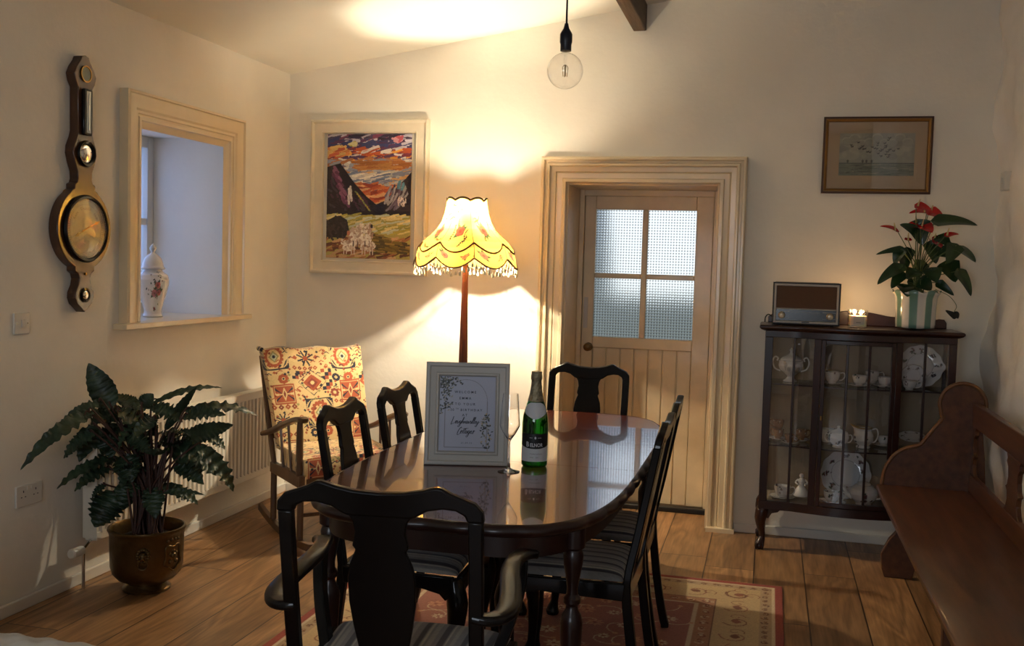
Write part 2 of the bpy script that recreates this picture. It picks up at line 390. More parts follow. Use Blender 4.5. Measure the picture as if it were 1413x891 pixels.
# rear wall, with an unseen window added behind the camera for daylight
m = MB(); m.prism(pr(-3.37, -1.55, 0), YR-.12, YR); m.prism(pr(-.05, 1.4, 0), YR-.12, YR); m.box(-1.55, YR-.12, 0, -.05, YR, .85); m.prism(pr(-1.55, -.05, 1.95), YR-.12, YR)
struct(m.build('wall_rear', M_wall, smooth=0))
w2 = struct(bpy.data.objects.new('added_window', None)); COL.objects.link(w2)
m = MB(); m.box(-1.55, YR-.1, .85, -1.50, YR-.05, 1.95); m.box(-.10, YR-.1, .85, -.05, YR-.05, 1.95); m.box(-1.5, YR-.1, .85, -.1, YR-.05, .90); m.box(-1.5, YR-.1, 1.9, -.1, YR-.05, 1.95); m.box(-.82, YR-.09, .9, -.78, YR-.06, 1.9); m.box(-1.5, YR-.09, 1.38, -.1, YR-.06, 1.42)
m.build('window_frame', M_white, w2, bevel=.004)
# window in the left recess
w1 = struct(bpy.data.objects.new('window_1', None)); COL.objects.link(w1)
m = MB(); x0, x1 = -3.345, -3.30
m.box(x0, wy0, wz0, x1, wy0+.05, wz1); m.box(x0, wy1-.055, wz0, x1, wy1, wz1); m.box(x0, wy0+.05, wz0, x1, wy1-.055, wz0+.06); m.box(x0, wy0+.05, wz1-.06, x1, wy1-.055, wz1); m.box(x0+.005, wy0+.05, 1.60, x1-.005, wy1-.055, 1.635)
m.build('window_frame', M_white, w1, bevel=.004)
MB().box(-3.328, wy0+.05, wz0+.06, -3.324, wy1-.055, wz1-.06).build('pane', M_clear, w1, smooth=0)
# moulded surround of the recess, and its sill
m = MB(); moulding(m, 4.03, wz0, 5.085, 2.185, [(0, 0), (0, .045), (.012, .050), (.016, .040), (.024, .040), (.045, .043), (.075, .036), (.085, .028), (.097, .030), (.101, .022), (.108, .022), (.112, .028), (.126, .028), (.13, .018), (.16, .0)], lambda y, z, p: (XL+p, y, z), closed=False)
struct(m.build('trim_1', M_trim, smooth=25))
m = MB(); m.box(-3.30, wy0+.001, wz0-.004, XL, wy1-.001, wz0+.004); m.box(XL, 3.985, wz0-.022, XL+.075, 5.125, wz0+.004)
struct(m.build('trim_2', M_trim, bevel=.006))
# door casing, plinth foot, lining, black threshold bar
m = MB(); moulding(m, -1.284, 0, -.146, 2.055, [(0, 0), (0, .048), (.008, .056), (.018, .056), (.022, .040), (.034, .040), (.040, .052), (.050, .052), (.056, .034), (.082, .032), (.086, .024), (.092, .028), (.118, .024), (.124, .034), (.140, .034), (.146, 0)], lambda x, z, p: (x, YB-p, z), closed=False)
m.box(-.292, YB-.068, 0, -.138, YB-.0, .022); m.box(-1.29, YB-.068, 0, -1.14, YB, .022)
struct(m.build('trim_3', M_trim, smooth=25))
m = MB(); m.box(dx0, YB, 0, dx0+.012, 6.16, dz1); m.box(dx1-.012, YB, 0, dx1, 6.16, dz1); m.box(dx0+.012, YB, dz1-.012, dx1-.012, 6.16, dz1)
m.box(dx0+.012, 6.035, 0, dx0+.042, 6.16, dz1-.012); m.box(dx1-.045, 6.035, 0, dx1-.012, 6.16, dz1-.012); m.box(dx0+.042, 6.035, dz1-.048, dx1-.045, 6.16, dz1-.012)
m.box(dx0+.012, 6.11, .0, dx1-.012, 6.16, .05)
struct(m.build('trim_4', M_doorp, bevel=.003))
struct(MB().box(dx0+.013, 5.995, 0, dx1-.013, 6.054, .029).build('trim_5', M_black, bevel=.006))
# the door: frame-and-ledge, four patterned panes above, boards below
door = struct(bpy.data.objects.new('door_1', None)); COL.objects.link(door)
a0, a1, yA, yB_ = -1.098, -.337, 6.055, 6.10
gx0, gx1, gz0, gz1 = -1.031, -.436, 1.02, 1.785; gm0, gm1 = -.752, -.718
m = MB(); m.box(a0, yA, .03, gx0, yB_, 1.866); m.box(gx1, yA, .03, a1, yB_, 1.866); m.box(gx0, yA, gz1, gx1, yB_, 1.866); m.box(gx0, yA, .955, gx1, yB_, gz0)
m.build('door_frame', M_doorp, door, bevel=.004)
m = MB(); m.box(gm0, yA+.004, gz0, gm1, yB_-.004, gz1); m.box(gx0, yA+.004, 1.374, gm0, yB_-.004, 1.404); m.box(gm1, yA+.004, 1.374, gx1, yB_-.004, 1.404)
m.build('glazing_bar', M_doorp, door, bevel=.006)
m = MB(); nb = 7; xs = [gx0+.0+(gx1-gx0)*k/nb for k in range(nb+1)]
for k in range(nb): m.box(xs[k]+.0025, yA+.012, .03, xs[k+1]-.0025, yB_-.01, .955)
m.box(gx0, yA+.02, .03, gx1, yB_-.012, .955)
m.build('board_panel', M_doorp, door, bevel=.004)
def pane_mat():
    m = bpy.data.materials.new('squared_obscure_glass'); m.use_nodes = True; n = m.node_tree; L = n.links.new; N = n.nodes.new; b = n.nodes['Principled BSDF']
    b.inputs['Transmission Weight'].default_value = 1; b.inputs['Roughness'].default_value = .24; b.inputs['IOR'].default_value = 1.35; b.inputs['Base Color'].default_value = (.93, .96, .94, 1)
    t = N('ShaderNodeTexCoord'); s = N('ShaderNodeSeparateXYZ'); L(t.outputs['Object'], s.inputs[0])
    def w(o):
        a = N('ShaderNodeMath'); a.operation = 'MULTIPLY'; L(o, a.inputs[0]); a.inputs[1].default_value = 2*pi/.0165
        q = N('ShaderNodeMath'); q.operation = 'SINE'; L(a.outputs[0], q.inputs[0]); return q.outputs[0]
    p = N('ShaderNodeMath'); p.operation = 'ADD'; L(w(s.outputs['X']), p.inputs[0]); L(w(s.outputs['Z']), p.inputs[1])
    bp = N('ShaderNodeBump'); bp.inputs['Strength'].default_value = .9; bp.inputs['Distance'].default_value = .006; L(p.outputs[0], bp.inputs['Height']); L(bp.outputs[0], b.inputs['Normal'])
    # thin dark lead-like grooves of the pressed pattern
    g = N('ShaderNodeMapRange'); g.inputs[1].default_value = -1.9; g.inputs[2].default_value = .4; g.inputs[3].default_value = .22; g.inputs[4].default_value = 1; L(p.outputs[0], g.inputs[0])
    v = N('ShaderNodeVectorMath'); v.operation = 'SCALE'; v.inputs[0].default_value = (.95, .97, .95); L(g.outputs[0], v.inputs['Scale']); L(v.outputs[0], b.inputs['Base Color'])
    return m
PM = pane_mat()
for (xa, xb) in ((gx0, gm0), (gm1, gx1)):
    for (za, zb) in ((gz0, 1.374), (1.404, gz1)):
        MB().box(xa, 6.076, za, xb, 6.080, zb).build('pane', PM, door, smooth=0)
m = MB(); m.lathe([(.026, 0), (.026, .004), (.010, .008), (.010, .03), (.020, .036), (.025, .046), (.022, .056), (.008, .062)], 20, fn=lambda q: (-1.052+q[0], yA-q[2], .957+q[1]))
m.build('knob', mat('aged_brass', c(110, 85, 55), .35, metal=1), door)
m = MB(); m.box(-1.089, yA-.003, 1.07, -1.064, yA, 1.255); m.build('latch_plate', mat('painted_plate', c(190, 180, 172), .35), door, bevel=.001)
# baseboards
struct(MB().box(XL, YR, 0, XL+.016, YB, .052).build('baseboard_left', M_white, bevel=.005))
m = MB(); m.box(XL+.016, YB-.016, 0, -1.286, YB, .052); m.box(-.144, YB-.016, 0, XR+.01, YB, .050); struct(m.build('baseboard_back', M_white, bevel=.005))
# purlin beam under the ceiling
m = MB(); m.box(-.795, YR, 2.748, -.722, YB, zc(-.76)+.02)
struct(m.build('ceiling_beam', mat('old_oak_beam', c(78, 60, 44), .7, noise=.4, nscale=4, stretch=(8, .6, 8), bump=.4, bscale=12), bevel=.006), 'old oak purlin under the sloping ceiling', 'beam')
# ------------------------------------------------------------------ fixtures
def plate(name, label, cat, y0, y1, z0, z1, build):
    t = thing(name, label, cat, (XL, (y0+y1)/2, (z0+z1)/2))
    MB().box(0, -(y1-y0)/2, -(z1-z0)/2, .010, (y1-y0)/2, (z1-z0)/2).build('face_plate', M_plastic, t, bevel=.003)
    build(t); return t
def b_switch(t):
    MB().box(.010, -.008, -.016, .016, .012, .016).build('rocker', M_plastic, t, bevel=.002)
    
    for s in (-.030, .030): MB().lathe([(.0028, .0), (.0028, .001)], 8, fn=lambda q: (.010+q[2], s+q[0], q[1])).build('screw', M_chrome, t)
plate('light_switch', 'small square white light switch on left wall below the barometer', 'light switch', 3.362, 3.448, 1.113, 1.199, b_switch)
def b_sock(t):
    for s in (-1, 1):
        m = MB()
        for (dy, dz, w, h) in ((0, .018, .004, .009), (-.011, -.004, .007, .0035), (.011, -.004, .007, .0035)):
            m.box(.0095, s*.035+dy-w/2, dz-h/2, .0108, s*.035+dy+w/2, dz+h/2)
        m.build('pin_holes', M_black, t, smooth=0)
        MB().box(.010, s*.012-.004, .022, .013, s*.012+.004, .036).build('rocker', M_plastic, t, bevel=.001)
plate('wall_socket', 'white double power socket low on the left wall beside the large plant', 'socket', 3.372, 3.520, .420, .506, b_sock)
t = thing('light_switch', 'flush white light switch on the rough right wall', 'light switch', (XR+.0, 5.37, 1.91))
MB().box(-.035, -.043, -.045, .006, .043, .045).build('face_plate', M_plastic, t, bevel=.003)
MB().box(-.041, -.008, -.016, -.035, .012, .016).build('rocker', M_plastic, t, bevel=.002)
# radiator
t = thing('radiator', 'long low white panel radiator under the window recess', 'radiator', (XL, 4.56, 0))
m = MB(); y0, y1, z0, z1 = -.81, .81, .20, .685; P = []
y = y0+.02
while y < y1-.03:
    P += [(y, .095), (y+.008, .104), (y+.024, .104), (y+.032, .095)]; y += .040
P = [(y0, .095)]+P+[(y1, .095)]
vs = [(x, y, z0+.035) for y, x in P]+[(x, y, z1-.035) for y, x in P]; n = len(P)
m.add(vs, [(i, i+1, i+1+n, i+n) for i in range(n-1)]); m.box(.085, y0, z0, .099, y1, z0+.038); m.box(.085, y0, z1-.038, .099, y1, z1)
m.box(.04, y0, z0, .093, y1, z1-.002)
m.build('panel', mat('radiator_enamel', c(232, 224, 208), .35), t, bevel=.002, smooth=20)
m = MB(); m.box(.030, y0-.004, z0+.01, .100, y0, z1+.004); m.box(.030, y1, z0+.01, .100, y1+.004, z1+.004)
for sgn in (0,): m.box(.030, y0, z1, .100, y1, z1+.004)
m.build('cover', mat('radiator_enamel', c(232, 224, 208), .35), t, bevel=.001)
m = MB(); m.tube([(.065, y0+.02, .215), (.065, y0-.03, .185), (.065, y0-.05, .175)], .008, 10); m.tube([(.065, y0-.045, .17), (.065, y0-.045, .0)], .0075, 10); m.build('pipe', M_chrome, t)
m = MB(); m.lathe([(.012, 0), (.019, .008), (.021, .02), (.021, .045), (.018, .052), (.022, .056), (.022, .075), (.015, .082)], 18, fn=lambda q: (.065+q[0], y0-.045-q[2], .172+q[1]))
m.build('valve', M_plastic, t)
for y in (-.5, .46): MB().box(.001, y, .3, .04, y+.04, .6).build('bracket', M_white, t)

# ================================================================== FURNITURE
# ------------------------------------------------------------------ rug
RZ = .007
def make_rug():
    w, h = 1.88, 2.84; asp = h/w; cvs = Canvas(420, 630, c(166, 132, 100))
    red, rose, crm, tan, brn = c(140, 84, 72), c(158, 106, 92), c(205, 184, 150), c(178, 150, 116), c(112, 78, 62)
    sx, sy = 1/w, 1/h; C = cvs
    C.rect(0, 0, 1, 1, c(150, 72, 60)); C.rect(.035*sx, .035*sy, 1-.035*sx, 1-.035*sy, c(206, 184, 150)); C.rect(.05*sx, .05*sy, 1-.05*sx, 1-.05*sy, tan)
    C.rect(.10*sx, .10*sy, 1-.10*sx, 1-.10*sy, c(196, 166, 122)); C.rect(.28*sx, .28*sy, 1-.28*sx, 1-.28*sy, brn); C.rect(.285*sx, .285*sy, 1-.285*sx, 1-.285*sy, c(170, 124, 92))
    C.rect(.355*sx, .355*sy, 1-.355*sx, 1-.355*sy, crm); C.rect(.37*sx, .37*sy, 1-.37*sx, 1-.37*sy, rose)
    rd = random.Random(3)
    def scroll(x, y, r, a, col, wd=.006):
        P = [(x+(r*(1-t/14))*cos(a+t*.55)*sx, y+(r*(1-t/14))*sin(a+t*.55)*sy) for t in range(12)]; C.line(P, wd*sx, col, asp)
    def border(d, r, step, cols):
        n = int((w-2*d)/step); 
        for k in range(n+1):
            x = (d+(w-2*d)*k/n)*sx
            for y in (d*sy, 1-d*sy):
                scroll(x, y, r, rd.random()*6, cols[k % 2]); C.ell(x, y, r*.35*sx, r*.3*sy, cols[(k+1) % 2]); scroll(x+r*.9*sx, y, r*.6, rd.random()*6, cols[(k+1) % 2], .004)
        n = int((h-2*d)/step)
        for k in range(n+1):
            y = (d+(h-2*d)*k/n)*sy
            for x in (d*sx, 1-d*sx):
                scroll(x, y, r, rd.random()*6, cols[k % 2]); C.ell(x, y, r*.3*sx, r*.35*sy, cols[(k+1) % 2]); scroll(x, y+r*.9*sy, r*.6, rd.random()*6, cols[(k+1) % 2], .004)
    border(.19, .062, .17, (c(128, 84, 62), c(150, 96, 74))); border(.075, .016, .055, (brn, c(140, 100, 70))); border(.32, .020, .07, (crm, c(128, 74, 58)))
    # vines and eight petalled flowers in the rose field
    for i in range(9):
        for j in range(15):
            x = (.46+(w-.92)*(i+.5*(j % 2))/8.5)*sx; y = (.46+(h-.92)*j/14)*sy
            col = crm if (i+j) % 2 else c(190, 140, 110); R_ = .030 if (i+j) % 3 else .042
            for k in range(8):
                a = k*pi/4+rd.random()*.2
                C.poly([(x, y), (x+R_*.6*cos(a+.3)*sx, y+R_*.6*sin(a+.3)*sy), (x+R_*cos(a)*sx, y+R_*sin(a)*sy), (x+R_*.6*cos(a-.3)*sx, y+R_*.6*sin(a-.3)*sy)], col)
            C.ell(x, y, .008*sx, .008*sy, red); a = rd.random()*6
            P = [(x+(.03+.011*t)*cos(a+.35*t)*sx, y+(.03+.011*t)*sin(a+.35*t)*sy) for t in range(7)]; C.line(P, .0045*sx, crm, asp)
            C.ell(P[-1][0], P[-1][1], .010*sx, .010*sy, c(196, 150, 116))
    C.grain(.07)
    o = sheet('rug', C, lambda U, V: ((U-.5)*w, (V-.5)*h, RZ+0*U), painted('wool_rug', .95, bump=.5, bscale=350), thick=RZ-.0005, loc=(-.83, 4.735-h/2, 0))
    tag(o, 'large rose red patterned rug with cream scroll border under the dining table', 'rug')
make_rug()

# ------------------------------------------------------------------ dining table (D-ended, extended, wavy pie-crust edge)
def make_table():
    t = thing('dining_table', 'long polished mahogany dining table with rounded ends and scalloped edge', 'table', (-.880, 3.66, RZ), .0)
    a, b, nn = .486, 1.092, 4.1; H = .75-RZ
    def outline(d=0, wave=0, N=360):
        P = []
        for k in range(N):
            th = 2*pi*k/N; cx, sy_ = cos(th), sin(th)
            x = (abs(cx)**(2/nn))*(1 if cx >= 0 else -1)*a; y = (abs(sy_)**(2/nn))*(1 if sy_ >= 0 else -1)*b
            P.append(np.array([x, y]))
        # resample evenly by length
        P.append(P[0]); S = [0]
        for i in range(N): S.append(S[-1]+np.linalg.norm(P[i+1]-P[i]))
        out = []; j = 0
        for k in range(N):
            s = S[-1]*k/N
            while S[j+1] < s: j += 1
            q = P[j]+(P[j+1]-P[j])*((s-S[j])/(S[j+1]-S[j]+1e-9)); out.append(q)
        res = []
        for k in range(N):
            tn = out[(k+1) % N]-out[k-1]; tn /= np.linalg.norm(tn)+1e-9; nr = np.array([tn[1], -tn[0]])
            w_ = wave*(abs(sin(pi*k*44/N))-.6)
            res.append(out[k]-nr*(d-w_))
        return res
    mt = bpy.data.materials.new('polished_mahogany_top'); mt.use_nodes = True; n = mt.node_tree; bs = n.nodes['Principled BSDF']
    tcx = n.nodes.new('ShaderNodeTexCoord'); mp = n.nodes.new('ShaderNodeMapping'); mp.inputs['Scale'].default_value = (2.2, 26, 4); n.links.new(tcx.outputs['Object'], mp.inputs[0])
    no = n.nodes.new('ShaderNodeTexNoise'); no.inputs['Scale'].default_value = 2.2; no.inputs['Detail'].default_value = 7; n.links.new(mp.outputs[0], no.inputs[0])
    cr_ = n.nodes.new('ShaderNodeValToRGB'); cr_.color_ramp.elements[0].position = .3; cr_.color_ramp.elements[0].color = (*c(72, 26, 14), 1); cr_.color_ramp.elements[1].position = .7; cr_.color_ramp.elements[1].color = (*c(128, 54, 28), 1)
    n.links.new(no.outputs[0], cr_.inputs[0]); n.links.new(cr_.outputs[0], bs.inputs['Base Color']); bs.inputs['Roughness'].default_value = .22; bs.inputs['Coat Weight'].default_value = 1; bs.inputs['Coat Roughness'].default_value = .035; bs.inputs['Coat IOR'].default_value = 1.7; bs.inputs['IOR'].default_value = 1.6
    # flat top cut by two leaf joints
    O = outline(.018); s1, s2 = -.215, .295; e = .0012
    def clip(P, lo, hi):
        def half(P, y, keep):
            out = []
            for i in range(len(P)):
                p, q = P[i], P[(i+1) % len(P)]; ip, iq = keep(p[1]), keep(q[1])
                if ip: out.append(p)
                if ip != iq: tt = (y-p[1])/(q[1]-p[1]); out.append(p+(q-p)*tt)
            return out
        return half(half(P, lo, lambda v: v >= lo), hi, lambda v: v <= hi)
    for lo, hi in ((-2, s1-e), (s1+e, s2-e), (s2+e, 2)):
        MB().prism([tuple(p) for p in clip(O, lo, hi)], H-.016, H, 'xy').build('tabletop', mt, t, smooth=30)
    m = MB(); rings = [(.030, H-.034, 0), (.012, H-.034, .0), (.004, H-.028, .007), (.000, H-.018, .009), (.004, H-.008, .008), (.012, H-.001, .004), (.0185, H+.0006, 0), (.0190, H-.010, 0), (.030, H-.016, 0)]
    vs = []; N = 360
    for d, z, wv in rings: vs += [(p[0], p[1], z) for p in outline(d, wv)]
    R_ = len(rings); m.add(vs, [(i*N+k, i*N+(k+1) % N, ((i+1) % R_)*N+(k+1) % N, ((i+1) % R_)*N+k) for i in range(R_) for k in range(N)])
    m.build('scalloped_edge', M_dark, t, smooth=50)
    m = MB(); A, B_ = outline(.052), outline(.072); z0, z1 = H-.100, H-.032
    vs = [(p[0], p[1], z) for P_, z in ((A, z0), (A, z0+.010), (A, z1), (B_, z1), (B_, z0)) for p in P_]
    m.add(vs, [(i*N+k, i*N+(k+1) % N, ((i+1) % 5)*N+(k+1) % N, ((i+1) % 5)*N+k) for i in range(5) for k in range(N)])
    m.build('apron', M_dark, t, smooth=40)
    prof = [(.016, 0), (.020, .008), (.026, .02), (.026, .045), (.017, .06), (.014, .075), (.020, .09), (.023, .12), (.029, .30), (.034, .40), (.035, .43), (.030, .452), (.020, .468), (.019, .478), (.027, .488), (.027, .50), (.018, .512), (.017, .53), (.022, .56), (.030, .60), (.032, .625), (.026, .640), (.036, .648), (.036, H-.034)]
    for sx in (-1, 1):
        for sy in (-1, 1):
            MB().lathe([(r*.92, z) for r, z in prof], 20, (sx*.372, sy*.872, 0)).build('leg', M_dark, t, smooth=30)
make_table()

# ------------------------------------------------------------------ Queen Anne style dining chairs
def stripes():
    C = Canvas(140, 60, c(124, 120, 116))
    for k in range(8):
        x = .06+k*.125
        C.rect(x-.020, 0, x+.012, 1, c(50, 44, 48)); C.rect(x+.020, 0, x+.030, 1, c(176, 168, 150)); C.rect(x+.05, 0, x+.075, 1, c(150, 144, 134))
    C.grain(.06, 2); return C
M_stripe = painted('striped_seat_fabric', .85, sheen=.2)
def yb(z): return -.20-.092*max(0, (z-.43))/.5
def make_chair(name, label, w=1.0, arms=False, group=None):
    t = thing(name, label, 'chair', (0, 0, 0), 0, group); TH = .0125
    def back(p): return (p[0]*w, yb(p[2])+p[1], p[2])
    # crest rail with two small ears and a dipped middle
    top = [(-.205, .868), (-.203, .892), (-.188, .912), (-.165, .922), (-.142, .932), (-.124, .944), (-.112, .945), (-.085, .936), (-.05, .928), (0, .925)]
    top += [(-x, z) for x, z in top[-2::-1]]
    bot = [(.172, .868), (.168, .882), (.150, .893), (.125, .895), (.095, .888), (.072, .872), (.062, .868), (0, .868)]
    bot += [(-x, z) for x, z in bot[-2::-1]]
    MB().prism(top+bot, -TH, TH, 'xz', back).build('crest_rail', M_ebony, t, bevel=.005, smooth=40)
    # vase shaped splat
    R_ = [(.064, .872), (.054, .855), (.050, .83), (.053, .812), (.056, .795), (.050, .786), (.054, .775), (.063, .750), (.068, .715), (.067, .66), (.060, .60), (.050, .54), (.044, .49), (.046, .455)]
    sp = [(x, z) for x, z in R_]+[(-x, z) for x, z in R_[::-1]]
    MB().prism(sp, -.007, .007, 'xz', back).build('splat', M_ebony, t, bevel=.003, smooth=40)
    for s in (-1, 1):
        path = [(s*.176*w, -.262, 0), (s*.180*w, -.236, .12), (s*.184*w, -.212, .28), (s*.186*w, -.200, .43), (s*.187*w, yb(.6), .60), (s*.188*w, yb(.75), .75), (s*.188*w, yb(.872), .872)]
        P = catmull(path, 4); P = [v3((s*.1758*w, -.2625, 0)), v3((s*.1762*w, -.2610, .014))]+[p for p in P if p[2] > .025]; rr = [(.0155, .0155) if p[2] < .4 else (.0165, .0125) for p in P]
        MB().tube(P, rr, sec=[(-1, -1), (1, -1), (1, 1), (-1, 1)], up=(0, 1, 0)).build('leg', M_ebony, t, bevel=.004, smooth=40)
        # cabriole front leg with pad foot
        q = [(s*.190*w, .185, .415), (s*.192*w, .192, .385), (s*.196*w, .200, .34), (s*.193*w, .197, .28), (s*.187*w, .188, .20), (s*.185*w, .187, .12), (s*.188*w, .192, .06), (s*.191*w, .198, .030), (s*.192*w, .200, .012), (s*.192*w, .200, 0)]
        rr = [.026, .032, .036, .030, .022, .017, .015, .022, .028, .024]
        P = catmull(q, 3); R2 = np.interp(np.linspace(0, len(rr)-1, len(P)), range(len(rr)), rr)
        MB().tube(P, R2, n=12).build('leg', M_ebony, t, smooth=60)
    # seat rails with shaped brackets
    for s in (-1, 1):
        m = MB(); A = [(-.195, .43), (.19, .43), (.19, .372), (.165, .352), (.145, .372), (.08, .385), (-.19, .375)]
        m.prism(A, -.010, .010, 'yz', lambda q, s=s: (s*(.196+.018*(q[1]+.2)/.4)*w+q[0], q[1], q[2])); m.build('seat_rail', M_ebony, t, bevel=.003)
    F = [(-.195, .43), (.195, .43), (.195, .372), (.165, .350), (.145, .374), (.10, .384), (-.10, .384), (-.145, .374), (-.165, .350), (-.195, .372)]
    MB().prism(F, .195, .215, 'xz', lambda q: (q[0]*w, q[1], q[2])).build('seat_rail', M_ebony, t, bevel=.003)
    MB().prism([(-.18, .43), (.18, .43), (.18, .37), (-.18, .37)], -.21, -.19, 'xz', lambda q: (q[0]*w, q[1], q[2])).build('seat_rail', M_ebony, t, bevel=.003)
    # drop-in seat
    def seat(U, V):
        X = (U-.5)*2; Y = -.185+.385*V; hw = (.185+.020*V)*w
        ed = (1-np.abs(X)**6)*(1-np.abs(2*V-1)**6); return X*hw, Y, .432+.034*np.clip(ed, 0, 1)**.5+.010*(1-X**2)
    C_ = stripes(); sheet('seat', C_, seat, M_stripe, t)
    if arms:
        for s in (-1, 1):
            path = [(s*.205, -.238, .640), (s*.245, -.232, .636), (s*.272, -.200, .638), (s*.280, -.150, .645), (s*.272, -.08, .658), (s*.258, .0, .672), (s*.256, .07, .680), (s*.266, .125, .682), (s*.280, .165, .678), (s*.290, .185, .672)]
            P = catmull(path, 4); R3 = np.interp(np.linspace(0, 1, len(P)), [0, .12, .3, .5, .75, .93, 1], [.014, .022, .028, .026, .022, .030, .024])
            MB().tube(P, [(r, .012) for r in R3], sec=[(-1, -.7), (-.7, -1), (.7, -1), (1, -.7), (1, .4), (.7, .9), (-.7, .9), (-1, .4)]).build('armrest', M_ebony, t, bevel=.003, smooth=50)
            q = catmull([(s*.214, .02, .385), (s*.222, .035, .44), (s*.250, .075, .52), (s*.270, .115, .60), (s*.272, .130, .668)], 4)
            MB().tube(q, [(.014, .020)]*len(q), sec=[(-1, -1), (1, -1), (1, 1), (-1, 1)], up=(0, 1, 0)).build('arm_support', M_ebony, t, bevel=.004, smooth=50)
    return t
side = make_chair('dining_chair', 'dark dining chair at the far end of the table in front of the door', 1.0, group='side chairs around the dining table')
side.location = (-.868, 4.755, .0100); side.rotation_euler = (0, 0, pi)
G = 'side chairs around the dining table'
dup(side, (-1.140, 3.265, .0095), -pi/2+.03, 'left-hand dark dining chair at the table, nearer one, in front of the patterned chair', G)
dup(side, (-1.140, 3.800, .0095), -pi/2+.0, 'left-hand dark dining chair at the table, further one, half behind the framed sign', G)
dup(side, (-.603, 3.370, .0095), pi/2, 'dark dining chair on the right side of the table, nearer one, seen edge on', G)
dup(side, (-.612, 3.850, .0095), pi/2+.02, 'dark dining chair on the right side of the table, further one next to the door', G)
carver = make_chair('carver_chair', 'dark dining armchair with curved arms seen from behind at the near end of the table', 1.16, arms=True)
carver.location = (-.852, 2.375, .0095); carver.rotation_euler = (0, 0, radians(6))

